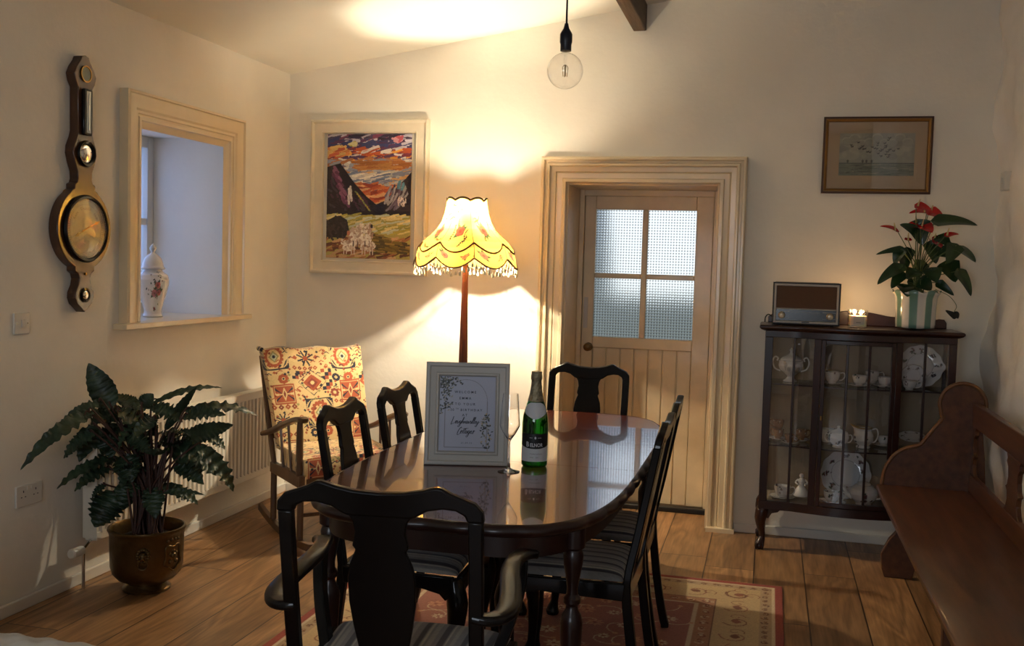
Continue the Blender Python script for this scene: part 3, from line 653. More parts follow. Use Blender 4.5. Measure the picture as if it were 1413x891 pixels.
# ------------------------------------------------------------------ things on the table
TZ = .7512
def on_table(name, label, cat, x, y, rz=0): return thing(name, label, cat, (x, y, TZ), rz)
t = on_table('champagne_flute', 'tall clear stemmed wine glass standing between the framed sign and the green bottle', 'glass', -.826, 3.270)
M_gl = mat('crystal', (1, 1, 1), .0, trans=1, ior=1.45)
m = MB(); m.lathe([(.037, 0), (.037, .0015), (.018, .006), (.006, .012), (.0036, .03), (.0034, .10), (.0045, .104), (.010, .112), (.022, .130), (.0315, .148), (.0340, .156), (.0335, .165), (.0300, .210), (.0255, .262), (.0247, .262), (.0292, .210), (.0327, .165), (.0332, .157), (.0305, .149), (.0212, .132), (.0095, .1145), (.002, .109)], 32)
m.build('bowl', M_gl, t, smooth=60)
def bottle():
    t = on_table('sparkling_wine_bottle', 'green sparkling wine bottle with black label and silver foil neck', 'bottle', -.767, 3.395)
    M_g = mat('green_bottle_glass', c(48, 150, 40), .03, trans=1, ior=1.5)
    out = [(.020, .002), (.040, .0), (.0445, .006), (.045, .015), (.045, .150), (.0425, .175), (.036, .200), (.027, .228), (.020, .252), (.0165, .275), (.0145, .300), (.0145, .318)]
    inn = [(max(r-.0035, .004), z+.004 if z < .02 else z) for r, z in out[::-1]]
    MB().lathe(out+inn, 40).build('glass_body', M_g, t, smooth=60)
    MB().lathe([(.002, .008), (.0400, .008), (.0412, .014), (.0412, .150), (.038, .180), (.030, .205), (.002, .205)], 32).build('wine', mat('sparkling_wine', c(150, 200, 70), .0, trans=1, ior=1.33), t, smooth=60)
    foil = [(.0215, .250), (.0185, .270), (.0163, .292), (.0163, .298), (.0185, .301), (.0185, .313), (.0170, .318), (.0165, .328), (.004, .330)]
    MB().lathe([(r+.0012, z) for r, z in [(.0275, .226)]+foil], 32, cap=False).build('foil', mat('champagne_foil', c(150, 138, 112), .35, metal=.8, noise=.3, nscale=90, bump=.5, bscale=140), t, smooth=50)
    # labels are curved sheets, lettering wraps round the glass; front faces the camera
    A0 = math.atan2(-3.395, .767)
    def wrap(a, z, r=.0456): return (r*cos(A0+a), r*sin(A0+a), z)
    def band(name, a, z0, z1, col, r=.0456, rough=.5, top=lambda x: 0, bot=lambda x: 0):
        C = Canvas(48, 24, col)
        return sheet(name, C, lambda U, V: (r*np.cos(A0+(U-.5)*2*a), r*np.sin(A0+(U-.5)*2*a), z0+bot(U)+(z1+top(U)-z0-bot(U))*V), painted('label_paper', .5), t)
    blk = band('label', 1.25, .062, .118, c(10, 11, 16)); blk['label'] = 'black label'
    wh = band('label', 1.25, .022, .066, c(196, 200, 206), r=.0459, top=lambda U: .010*(2*U-1)**2*1); wh['label'] = 'white lower label'
    # neck label
    C = Canvas(40, 30, c(196, 198, 204))
    def neck(U, V):
        a = (U-.5)*2*1.25*np.sqrt(np.clip(1-(2*V-1)**2*.8, .05, 1)); z = .178+.045*V-.010*(1-(2*U-1)**2)*(1-V)*1; r = np.interp(z, [.150, .175, .200, .228, .252], [.045, .0425, .036, .027, .020])+.001
        return r*np.cos(A0+a), r*np.sin(A0+a), z
    nl = sheet('label', C, neck, painted('label_paper', .5), t); nl['label'] = 'round edged white neck label'
    def letters(txt, z, size, m_, r, sx=1.0, serif=False, a_off=0, bold=.0):
        vs, fs = text_geo(txt, size, bold=bold); mb = MB()
        mb.add([wrap(a_off+x*sx/.0456, z+y, r) for x, y in vs], fs)
        return mb
    M_sil = mat('silver_print', c(205, 205, 212), .35); M_ink = mat('dark_print', c(50, 50, 60), .6)
    # big serifed name: B larger, then ELNOR
    mb = letters('B', .0735, .0235, M_sil, .0461, a_off=-.56, sx=.85, bold=.0004); mb2 = letters('ELNOR', .0735, .0175, M_sil, .0461, a_off=.13, sx=.80, bold=.0003)
    mb.build('initial_letter', M_sil, t, smooth=0); mb2.build('lettering', M_sil, t, smooth=0)
    m = MB()
    for z, a, b in ((.048, -.35, .62), (.036, -.35, -.05), (.036, .08, .30)):
        k = 14
        for i in range(k):
            aa = a+(b-a)*i/k; zz = z+.0012*sin(i*2.3); m.add([wrap(aa, zz, .0463), wrap(aa+(b-a)/k*.7, zz+.0006*cos(i), .0463), wrap(aa+(b-a)/k*.7, zz+.0017, .0463), wrap(aa, zz+.0012, .0463)], [(0, 1, 2, 3)])
    m.build('small_print', M_ink, t, smooth=0)
    m = MB()
    P = [wrap(.04+.07*cos(k*pi/6), .104+.0045*sin(k*pi/6), .0461) for k in range(12)]; m.add(P, [tuple(range(12))])
    for a, b in ((-.42, -.18), (.22, .5)): m.add([wrap(a, .1035, .0461), wrap(b, .1035, .0461), wrap(b, .1045, .0461), wrap(a, .1045, .0461)], [(0, 1, 2, 3)])
    m.build('crest', M_sil, t, smooth=0)
bottle()

SCRIPT = {  # cursive strokes on a 1-unit x-height grid: list of strokes, advance
 'L': ([[(.15, 2.3), (.10, 1.2), (-.05, .1), (.0, -.35), (.35, -.1), (.9, .15), (1.25, .3)]], 1.15),
 'o': ([[(.1, .3), (.35, .85), (.1, .75), (.0, .3), (.25, .02), (.5, .3), (.45, .8), (.75, .75)]], .7),
 'u': ([[(.0, .8), (.0, .2), (.2, .0), (.45, .35), (.5, .8), (.48, .2), (.75, .1)]], .72),
 'g': ([[(.5, .85), (.15, .85), (.05, .35), (.3, .1), (.5, .8), (.4, -.4), (.1, -1.1), (-.25, -.9), (.2, -.2), (.75, .25)]], .75),
 'h': ([[(.0, .2), (.35, 1.5), (.4, 2.0), (.2, 1.9), (.05, .8), (-.02, .0), (.2, .65), (.42, .7), (.42, .15), (.7, .15)]], .72),
 'n': ([[(.0, .75), (.0, .0), (.2, .65), (.42, .7), (.42, .1), (.7, .2)]], .68),
 'a': ([[(.5, .8), (.15, .8), (.02, .3), (.25, .03), (.5, .75), (.48, .1), (.72, .15)]], .70),
 'v': ([[(.0, .75), (.2, .02), (.45, .8), (.7, .72)]], .62),
 'l': ([[(.0, .2), (.3, 1.6), (.32, 2.1), (.12, 1.9), (.05, .6), (.15, .05), (.4, .2)]], .42),
 'e': ([[(.0, .35), (.38, .6), (.3, .85), (.08, .6), (.08, .15), (.35, .05), (.62, .35)]], .58),
 'y': ([[(.0, .8), (.05, .2), (.3, .15), (.55, .85), (.35, -.5), (.05, -1.0), (-.2, -.75), (.3, -.1), (.95, .55)]], .9),
 'C': ([[(.95, 1.55), (.85, 1.95), (.4, 1.5), (.1, .5), (.15, -.35), (.5, -.45), (.95, .1)]], .95),
 't': ([[(.25, 1.6), (.1, .6), (.15, .05), (.4, .15)], [(-.1, 1.35), (.35, 1.5), (1.0, 1.62)]], .45),
 's': ([[(.0, .2), (.35, .95), (.42, .3), (.2, -.05), (-.1, .1)], [(.42, .9), (.8, .75)]], .7),
}
def script_word(txt, size, slant=.28):
    x = 0; vs = []; fs = []
    for ch in txt:
        st, adv = SCRIPT[ch]
        for s_ in st:
            P = catmull([((x+a+slant*b)*size, b*size, 0) for a, b in s_], 5); w_ = .075*size; b0 = len(vs)
            for i, p in enumerate(P):
                tt = P[min(i+1, len(P)-1)]-P[max(i-1, 0)]; tt = tt/(np.linalg.norm(tt)+1e-9); ww = w_*(1.35 if tt[1] < -.2 else .75); nn = np.array([-tt[1], tt[0], 0])*ww
                vs += [tuple((p+nn)[:2]), tuple((p-nn)[:2])]
            fs += [(b0+2*i, b0+2*i+1, b0+2*i+3, b0+2*i+2) for i in range(len(P)-1)]
        x += adv
    return vs, fs, x*size
def sign():
    t = on_table('framed_sign', 'white framed birthday welcome sign standing on the table in front of the lamp', 'framed sign', -.990, 3.315, radians(15.5))
    w, h = .288, .352; tilt = radians(7)
    root = lambda q: (q[0], q[1]*cos(tilt)+q[2]*sin(tilt)+0, q[2]*cos(tilt)-q[1]*sin(tilt))
    Rm = Matrix.Rotation(-tilt, 4, 'X')
    fr = MB(); moulding(fr, -w/2, 0, w/2, h, [(0, -.012), (0, .010), (.004, .013), (.012, .013), (.016, .008), (.034, .005), (.038, .009), (.043, .009), (.047, .0), (.050, -.003)], lambda x, z, p: (x, -p, z)); fr.xf(Rm)
    M_sf = mat('sign_frame_shaded', c(176, 172, 166), .4); fr.build('frame', M_sf, t, smooth=25)  # white frame darkened: the shade on the sign is put into its colour
    MB().box(-w/2+.002, .008, .002, w/2-.002, .0115, h-.002).xf(Rm).build('back_board', mat('mdf', c(120, 96, 70), .8), t)
    m = MB(); m.hexa([(-.03, .012, .24), (.03, .012, .24), (.03, .015, .24), (-.03, .015, .24)][:4], [(-.03, .012, .25), (.03, .012, .25), (.03, .015, .25), (-.03, .015, .25)]); m = MB()
    m.prism([(-.022, .26), (.022, .26), (.035, .012), (-.035, .012)], .0, .003, 'xz', lambda q: (q[0], .048+q[1]+(.26-q[2])*.42, q[2])); m.build('easel_leg', mat('mdf', c(120, 96, 70), .8), t)
    pw, ph = w-.098, h-.098; C = Canvas(150, 200, c(166, 170, 190)); asp = ph/pw
    MB().box(-pw/2-.004, .001, .045, pw/2+.004, .003, h-.045).xf(Rm).build('mount', mat('sign_card_shaded', c(166, 170, 190), .6), t)  # card and print greyed too, holding the sign's shade in the colour
    X0, X1 = .10, .86; col = c(120, 118, 126); arch = [(X0, .06), (X0, .60)]+[(.5*(X0+X1)+.5*(X1-X0)*cos(pi-k*pi/24), .66+.30*sin(k*pi/24)) for k in range(25)]+[(X1, .60), (X1, .04)]
    C.line([(X0, .045), (X0, .60)], .008, col, asp); C.line(arch[1:], .008, col, asp); C.line([(X0, .045), (X1, .045)], .008, col, asp); C.line([(X1, .045), (X1, .6)], .008, col, asp)
    rd = random.Random(5)
    def sprig(x, y, r, cols):
        a = rd.random()*2*pi; C.poly([(x, y), (x+r*.5*cos(a)-r*.28*sin(a), y+(r*.5*sin(a)+r*.28*cos(a))/asp), (x+r*cos(a), y+r*sin(a)/asp), (x+r*.5*cos(a)+r*.28*sin(a), y+(r*.5*sin(a)-r*.28*cos(a))/asp)], rd.choice(cols))
    gr = [c(30, 34, 34), c(52, 58, 52), c(96, 100, 90), c(150, 142, 130), c(26, 28, 32)]
    for k in range(150):
        u = rd.random(); x = .02+.44*u*rd.random()**.4 if k % 2 else .02+.18*rd.random(); y = .99-.13*rd.random() if k % 2 else .99-.50*rd.random()
        if x+(1-y)*1.0 < .62: sprig(x, y, .055, gr)
    for k in range(90): y = .03+.46*rd.random(); sprig(.86+(rd.random()-.5)*.20*(1-abs(y-.27)*1.6), y, .050, gr+[c(170, 150, 110)])
    C.grain(.01)
    pm = painted('printed_card', .45)
    sh = sheet('print', C, lambda U, V: ((U-.5)*pw, 0*U+.0005, .049+V*ph), pm, t, smooth=False); sh.data.transform(Rm)
    ink = mat('sign_ink', c(44, 46, 58), .6); m = MB()
    def put(vs, fs, cx, z, y=-.0002): m.add([(cx+a, y, z+b) for a, b in vs], fs)
    zz = lambda px: .0+h-(px-505)/140*h
    for txt, py, sz in (('WELCOME', 547, .0115), ('EMMA', 555.5, .0115), ('TO YOUR', 563.5, .0115), ('AT', 578.5, .0115)):
        vs, fs = text_geo(txt, sz, 1.55, .00015); put(vs, fs, -.008, zz(py))
    vs, fs = text_geo('30', .0115, 1.3, .00015); put(vs, fs, -.052, zz(571.5)); vs, fs = text_geo('TH', .0062, 1.4, .0001); put(vs, fs, -.035, zz(569.3))
    vs, fs = text_geo('BIRTHDAY', .0115, 1.5, .00015); put(vs, fs, .014, zz(571.5))
    vs, fs = text_geo('21.09.23', .0072, 1.5, .00005); put(vs, fs, .0, zz(616))
    m.xf(Rm); m.build('lettering', ink, t, smooth=0)
    m = MB(); vs, fs, L_ = script_word('Loughnavalley', .0105); put(vs, fs, -L_/2-.006, zz(588.5)); vs, fs, L_ = script_word('Cottages', .0110); put(vs, fs, -L_/2-.004, zz(602)); m.xf(Rm)
    m.build('script_lettering', mat('sign_ink_black', c(20, 20, 28), .6), t, smooth=0)
sign()

# ------------------------------------------------------------------ standard lamp with scalloped fringed shade
def lamp():
    t = thing('floor_lamp', 'tall wooden floor lamp with glowing floral scalloped and tasselled shade', 'floor lamp', (-1.583, 5.20, 0))
    MB().lathe([(.150, 0), (.152, .012), (.145, .024), (.11, .030), (.10, .040), (.05, .050), (.035, .060), (.03, .085)], 36).build('base', M_dark, t, smooth=35)
    MB().lathe([(.026, .085), (.030, .10), (.024, .12), (.026, .30), (.026, .70), (.0245, .95), (.0205, 1.15), (.0165, 1.35), (.0150, 1.45), (.018, 1.46), (.018, 1.475), (.012, 1.48)], 8).build('pole', mat('lamp_pole_wood', c(120, 66, 34), .4, noise=.35, nscale=6, stretch=(6, 6, .5)), t, smooth=0)
    BULBS = ((.012, -.034, 1.715, .26), (-.010, .030, 1.600, .74))
    for bx, by, bz, share in BULBS:
        MB().tube([(0, 0, 1.475), (bx, by, 1.50), (bx, by, bz-.085)], .008, 8).build('lampholder_arm', M_brass, t)
        MB().lathe([(.018, bz-.09), (.018, bz-.035), (.015, bz-.03)], 16, (bx, by, 0)).build('lampholder', M_brass, t, smooth=30)
        MB().lathe([(.012, bz-.035), (.014, bz-.02), (.024, bz-.008), (.0265, bz+.004), (.021, bz+.022), (.009, bz+.031), (.001, bz+.032)], 20, (bx, by, 0)).build('bulb', glassy('bulb_glass', refl=.05), t)
        l = bpy.data.lights.new('lamp_bulb_light', 'POINT'); l.energy = LAMP_W*share; l.color = (1, .89, .68); l.shadow_soft_size = .020
        link(bpy.data.objects.new('lamp_bulb_light', l), t, (bx, by, bz+.005))
    ps = radians(45); a0 = math.atan2(-5.20, 1.583)+radians(10)   # seams of the eight panels
    zt = 1.768
    prof_z = [1.768, 1.74, 1.70, 1.66, 1.62, 1.585, 1.555, 1.52, 1.48, 1.43, 1.40]; prof_r = [.106, .110, .118, .132, .156, .190, .224, .250, .262, .272, .280]
    def rad(z): return np.interp(z, prof_z[::-1], prof_r[::-1])
    def sc(a): return np.sin(pi*(((a-a0)/ps) % 1.0))
    def ztop(a): return zt+.016*sc(a)**.8
    def zmid(a): return 1.548-.052*sc(a)
    def zbot(a): return 1.468-.052*sc(a)
    def puff(a): return 1+.018*sc(a)-.008
    C = Canvas(680, 210, c(246, 190, 82)); asp = .38/1.3; rd = random.Random(11)
    for k in range(900): C.ell(rd.random(), rd.random(), .004, .012, tuple(v*(.9+.2*rd.random()) for v in c(244, 186, 80)), .5)
    br, gn, rs = c(74, 54, 30), c(60, 72, 44), c(168, 62, 44)
    for k in range(8):
        u0 = ((a0+ps*k)/(2*pi)) % 1.0
        for q in range(5):
            x = (u0+.010+.022*q+rd.random()*.01) % 1; y = .30+.6*rd.random(); P = [(x, y)]
            a = rd.random()*6
            for s_ in range(7): a += rd.uniform(-.7, .7); P.append((P[-1][0]+.006*cos(a), P[-1][1]+.035*sin(a))); C.ell(P[-1][0]+.002, P[-1][1], .0034, .013, rd.choice([gn, br, c(150, 120, 60)]))
            C.line(P, .0024, br, .30)
        blossom(C, (u0+.058+.02*rd.random()) % 1, .50+.05*rd.random(), .021, rs, gn, .30, k, 7)
        blossom(C, (u0+.045) % 1, .84, .013, c(206, 170, 90), gn, .30, k+20, 6)
        blossom(C, (u0+.030) % 1, .14, .014, c(196, 96, 70), gn, .30, k+40, 7); blossom(C, (u0+.095) % 1, .12, .010, c(200, 120, 70), c(110, 84, 46), .30, k+60, 5)
        C.line([((u0) % 1, 0), ((u0) % 1, 1)], .003, c(96, 74, 46), .3)
    def fn(U, V):
        A = 2*pi*U; zz_ = zbot(A)+(ztop(A)-zbot(A))*V; r = rad(zz_)*puff(A); return r*np.cos(A), r*np.sin(A), zz_
    sheet('lamp_shade', C, fn, painted('shade_fabric', .8, translucent=.62, gain=.38), t, wrap=True)
    M_braid = mat('shade_braid', c(104, 80, 52), .8)
    for zf, nm, k in ((ztop, 'braid', 1.004), (zmid, 'braid', 1.006), (zbot, 'braid', 1.006)):
        P = []
        for i in range(192):
            a = 2*pi*i/192; z = float(zf(a)); r = float(rad(z)*puff(a))*k; P.append((r*cos(a), r*sin(a), z))
        MB().tube(P, (.0035, .006), n=6, closed=True).build(nm, M_braid, t)
    # wire frame: ring and spokes
    m = MB(); m.tube([(.018*cos(k*pi/8), .018*sin(k*pi/8), 1.53) for k in range(16)], .002, 5, closed=True)
    m.build('shade_ring', M_brass, t)
    for k in range(4):
        a = a0+ps*2*k; MB().tube([(.018*cos(a), .018*sin(a), 1.53), (.10*cos(a), .10*sin(a), 1.52), (rad(1.50)*cos(a)*.99, rad(1.50)*sin(a)*.99, 1.50)], .002, 5).build('shade_spoke', M_brass, t)
    # fringe: two rows of little cream bobbles under the lower braid
    M_fr = mat('cream_fringe', c(236, 226, 190), .8)
    base = MB(); base.tube([(0, 0, .0), (0, 0, -.016)], .0012, 5); base.lathe([(.001, -.046), (.0075, -.044), (.0085, -.034), (.004, -.022), (.0025, -.016)], 8); tb = base.build('tassel', M_fr, t)
    NT = 80
    for i in range(NT):
        a = 2*pi*(i+.5)/NT; z = float(zbot(a)); r = float(rad(z)*puff(a))
        o = tb if i == 0 else tb.copy()
        if i: COL.objects.link(o); o.parent = t
        o.location = (r*cos(a), r*sin(a), z-(.002 if i % 2 else .010)); 
        if not i % 2: o.scale = (.8, .8, .8)
lamp()

# ================================================================== ROCKING CHAIR
def rocking_chair():
    t = thing('rocking_chair', 'wooden rocking chair with cream, rust and navy patterned cushions in the corner', 'rocking chair', (-2.185, 4.91, 0), radians(-136))
    M_w = mat('worn_oak_varnish', c(96, 68, 44), .45, noise=.35, nscale=8, stretch=(1, 1, .3), coat=.15)
    cr, ru, nv, ol, rd2 = c(214, 184, 128), c(160, 78, 46), c(34, 34, 50), c(150, 140, 84), c(128, 56, 40)
    def kilim(w_, h_, shift=0):
        C = Canvas(w_, h_, cr); asp = h_/w_
        rd = random.Random(9)
        for k in range(260): C.ell(rd.random(), rd.random(), .006, .004, c(196, 164, 104), .6)
        def medal(x, y, s):
            S = s; A = S/asp
            for dx in (-1, 1):
                for dy in (-1, 1):
                    C.poly([(x+dx*S*.55, y+dy*A*1.0), (x+dx*S*1.05, y+dy*A*1.0), (x+dx*S*1.05, y+dy*A*.25), (x+dx*S*.82, y+dy*A*.45)], nv)
                    for q in range(3): C.line([(x+dx*S*(.62+.13*q), y+dy*A*(.98-.1*q)), (x+dx*S*(1.0), y+dy*A*(.6-.14*q))], .007, cr, asp)
            C.rect(x-S*1.0, y-A*1.12, x+S*1.0, y-A*1.02, nv); C.rect(x-S*.9, y+A*1.02, x+S*.9, y+A*1.10, nv)
            for k in range(16):
                a = 2*pi*k/16; C.ell(x+S*.62*cos(a), y+A*.78*sin(a), S*.14, A*.13, ru)
            C.ell(x, y, S*.62, A*.78, ru); C.ell(x, y, S*.48, A*.62, cr); C.dia(x, y, S*.40, A*.5, ol); C.dia(x, y, S*.28, A*.36, c(186, 190, 160)); C.ell(x, y, S*.12, A*.15, nv)
        def rosette(x, y, s, c1, c2):
            A = s/asp
            for k in range(8): a = k*pi/4; C.ell(x+s*.62*cos(a), y+A*.62*sin(a), s*.34, A*.34, c1)
            C.ell(x, y, s*.55, A*.55, c1); C.ell(x, y, s*.34, A*.34, cr); C.ell(x, y, s*.17, A*.17, c2)
        def snow(x, y, s):
            A = s/asp
            for k in range(8): a = k*pi/4+pi/8; C.line([(x+s*.2*cos(a), y+A*.2*sin(a)), (x+s*cos(a), y+A*sin(a))], s*.20, nv if k % 2 else nv, asp)
            C.ell(x, y, s*.3, A*.3, ru)
            for dx in (-1, 1): C.dia(x+dx*s*1.25, y, s*.3, A*.3, ru)
        def box_motif(x, y, s):
            A = s/asp; C.rect(x-s, y-A, x+s, y+A, ru); C.rect(x-s*.9, y-A*.86, x+s*.9, y+A*.86, cr); C.rect(x-s*.82, y-A*.78, x+s*.82, y+A*.78, ru)
            for dx in (-1, 1):
                for dy in (-1, 0, 1): C.poly([(x+dx*s*.15, y), (x+dx*s*.85, y+A*(dy*.6+.14)), (x+dx*s*.85, y+A*(dy*.6-.14))], nv if dy else cr)
            C.dia(x, y, s*.25, A*.7, cr); C.dia(x, y, s*.14, A*.4, rd2)
        def checks(x, y, n, m_, s):
            for i in range(n):
                for j in range(m_): C.rect(x+i*s, y+j*s/asp, x+(i+1)*s, y+(j+1)*s/asp, [nv, ru, cr][(i+2*j) % 3])
        def bandx(x0, x1, y, s):
            n = int((x1-x0)/s/2)
            for k in range(n): C.dia(x0+(2*k+1)*s, y, s*.9, s*.9/asp, [ru, rd2][k % 2]); C.ell(x0+(2*k+1)*s, y, s*.2, s*.2/asp, cr)
        Y0 = 1-shift
        g = lambda v: Y0-v/asp*1.0
        medal(.13, g(.135), .115); medal(.76, g(.135), .115); snow(.41, g(.15), .075); bandx(.27, .55, g(.045), .024); bandx(.27, .55, g(.25), .024); bandx(.9, 1.0, g(.05), .022); bandx(.9, 1.0, g(.24), .022); snow(.97, g(.14), .05)
        bandx(.57, .62, g(.10), .02); bandx(.57, .62, g(.17), .02); bandx(.57, .62, g(.24), .02)
        checks(.30, g(.315), 6, 1, .034); checks(.53, g(.475), 3, 6, .034); checks(.26, g(.36), 2, 2, .03); checks(.9, g(.38), 3, 2, .034)
        C.dia(.44, g(.39), .135, .125/asp, nv); C.dia(.44, g(.39), .128, .118/asp, cr); C.dia(.44, g(.39), .09, .084/asp, ru); C.dia(.44, g(.39), .05, .05/asp, rd2); C.ell(.44, g(.39), .018, .018/asp, cr)
        rosette(.18, g(.355), .05, ru, nv); rosette(.67, g(.35), .042, nv, ru); rosette(.79, g(.345), .050, ru, nv); C.dia(1.0, g(.40), .10, .1/asp, ru); C.dia(1.0, g(.40), .06, .06/asp, cr)
        box_motif(.17, g(.50), .095); box_motif(.80, g(.475), .10); rosette(.64, g(.50), .045, rd2, cr)
        bandx(.03, .28, g(.62), .03); medal(.48, g(.68), .125); bandx(.62, .72, g(.58), .024); bandx(.62, .72, g(.66), .024); bandx(.62, .72, g(.74), .024); snow(.86, g(.66), .06); snow(.12, g(.74), .06)
        rosette(.40, g(.87), .045, nv, ru); rosette(.53, g(.86), .050, ru, nv); rosette(.66, g(.865), .04, nv, ru); bandx(.02, .30, g(.88), .028); box_motif(.87, g(.84), .09)
        snow(.50, g(.99), .07); box_motif(.22, g(1.01), .08); box_motif(.80, g(1.01), .08)
        for k in range(460):
            x, y = rd.random(), rd.random(); q = C.a[min(h_-1, int(y*h_)), min(w_-1, int(x*w_))]
            if abs(q-np.array(cr)).sum() < .12:
                if k % 3: C.dia(x, y, .014, .014/asp, rd.choice([ru, nv, rd2, ol]))
                else: C.line([(x-.02, y), (x, y+.014/asp), (x+.02, y)], .008, rd.choice([ru, nv]), asp)
        C.grain(.05, 4); return C
    M_k = painted('woven_tapestry_fabric', .92, sheen=.3, bump=.4, bscale=260)
    # back cushion (boxed): wraps from the back edge round the sides
    def backc(U, V):
        hw = .252+.032*V; x = (U-.5)*2; cx = np.clip(x*1.10, -1, 1); over = np.clip(abs(x)*1.10-1, 0, .1)/.1
        vv = np.clip(V*1.06, 0, 1); ov = np.clip(V*1.06-1, 0, .06)/.06
        bulge = .022*(1-cx**4)*(1-(2*vv-1)**4); y0 = -.135-.255*vv+bulge; y = y0-.075*np.maximum(over, ov); z = .43+.515*vv+.006*np.sin(9*x)*vv
        return -cx*hw, y, z
    sheet('back_cushion', kilim(200, 205), backc, M_k, t, thick=.012)
    def seatc(U, V):
        x = (U-.5)*2; cx = np.clip(x*1.08, -1, 1); ov = np.clip(abs(x)*1.08-1, 0, .08)/.08
        s = (1-V)*.52; y = np.where(s < .38, -.13+s, .25+.015*np.sin(np.clip((s-.38)/.14*pi, 0, pi))); z = np.where(s < .38, .462-.010*(s/.38), .452-np.clip(s-.38, 0, .12))-.09*ov+.008*(1-cx**4)
        return -cx*.255, y, z
    sheet('seat_cushion', kilim(200, 190, .30), seatc, M_k, t, thick=.012)
    MB().box(-.25, -.14, .345, .25, .245, .36).build('seat_deck', M_w, t)
    for s in (-1, 1):
        MB().hexa([(s*.262-.016, -.24, .30), (s*.262+.016, -.24, .30), (s*.262+.016, .265, .31), (s*.262-.016, .265, .31)], [(s*.262-.016, -.24, .355), (s*.262+.016, -.24, .355), (s*.262+.016, .265, .375), (s*.262-.016, .265, .375)]).build('side_rail', M_w, t, bevel=.004)
        MB().tube(catmull([(s*.262, .235, .04), (s*.262, .235, .2), (s*.262, .235, .34)], 3), .017, 8).build('leg', M_w, t)
        MB().tube(catmull([(s*.262, -.215, .05), (s*.262, -.215, .2), (s*.262, -.215, .33)], 3), .017, 8).build('leg', M_w, t)
        prof = [(.016, 0), (.019, .03), (.015, .06), (.019, .10), (.017, .22), (.014, .27), (.018, .275)]
        MB().lathe([(r, z) for r, z in prof], 12, (s*.270, .235, .370)).build('front_post', M_w, t)
        for yy in (.10, -.03): MB().tube([(s*.268, yy, .36), (s*.276, yy-.030, .365+.205+(yy)*.26)], .0075, 8).build('spindle', M_w, t)
        P = catmull([(s*.292, -.31, .495), (s*.290, -.16, .535), (s*.284, .0, .588), (s*.276, .16, .636), (s*.268, .245, .655), (s*.262, .29, .650)], 4)
        R_ = np.interp(np.linspace(0, 1, len(P)), [0, .25, .7, .9, 1], [.020, .024, .026, .028, .016])
        MB().tube(P, [(r, .011) for r in R_], sec=[(-1, -.6), (-.8, -1), (.8, -1), (1, -.6), (1, .5), (.8, 1), (-.8, 1), (-1, .5)]).build('armrest', M_w, t, smooth=50)
        MB().tube([(s*.262, -.205, .33), (s*.270, -.30, .56), (s*.268, -.455, .90)], .015, 8).build('back_post', M_w, t)
        arc = [(s*.262, -.46+.88*k/16, .018+.16*((k/16-.52)**2)) for k in range(17)]
        MB().tube(arc, [(.014, .018)]*17, sec=[(-1, -1), (1, -1), (1, 1), (-1, 1)]).build('rocker', M_w, t, bevel=.003)
    MB().box(-.246, .232, .305, .246, .262, .372).build('front_rail', M_w, t, bevel=.004)
    for z, y in ((.50, -.262), (.70, -.352), (.88, -.435)): MB().box(-.26, y-.012, z-.025, .26, y+.004, z+.025).build('back_slat', M_w, t, bevel=.003)
    MB().tube([(-.262, .235, .17), (.262, .235, .17)], .010, 8).build('stretcher', M_w, t)
rocking_chair()

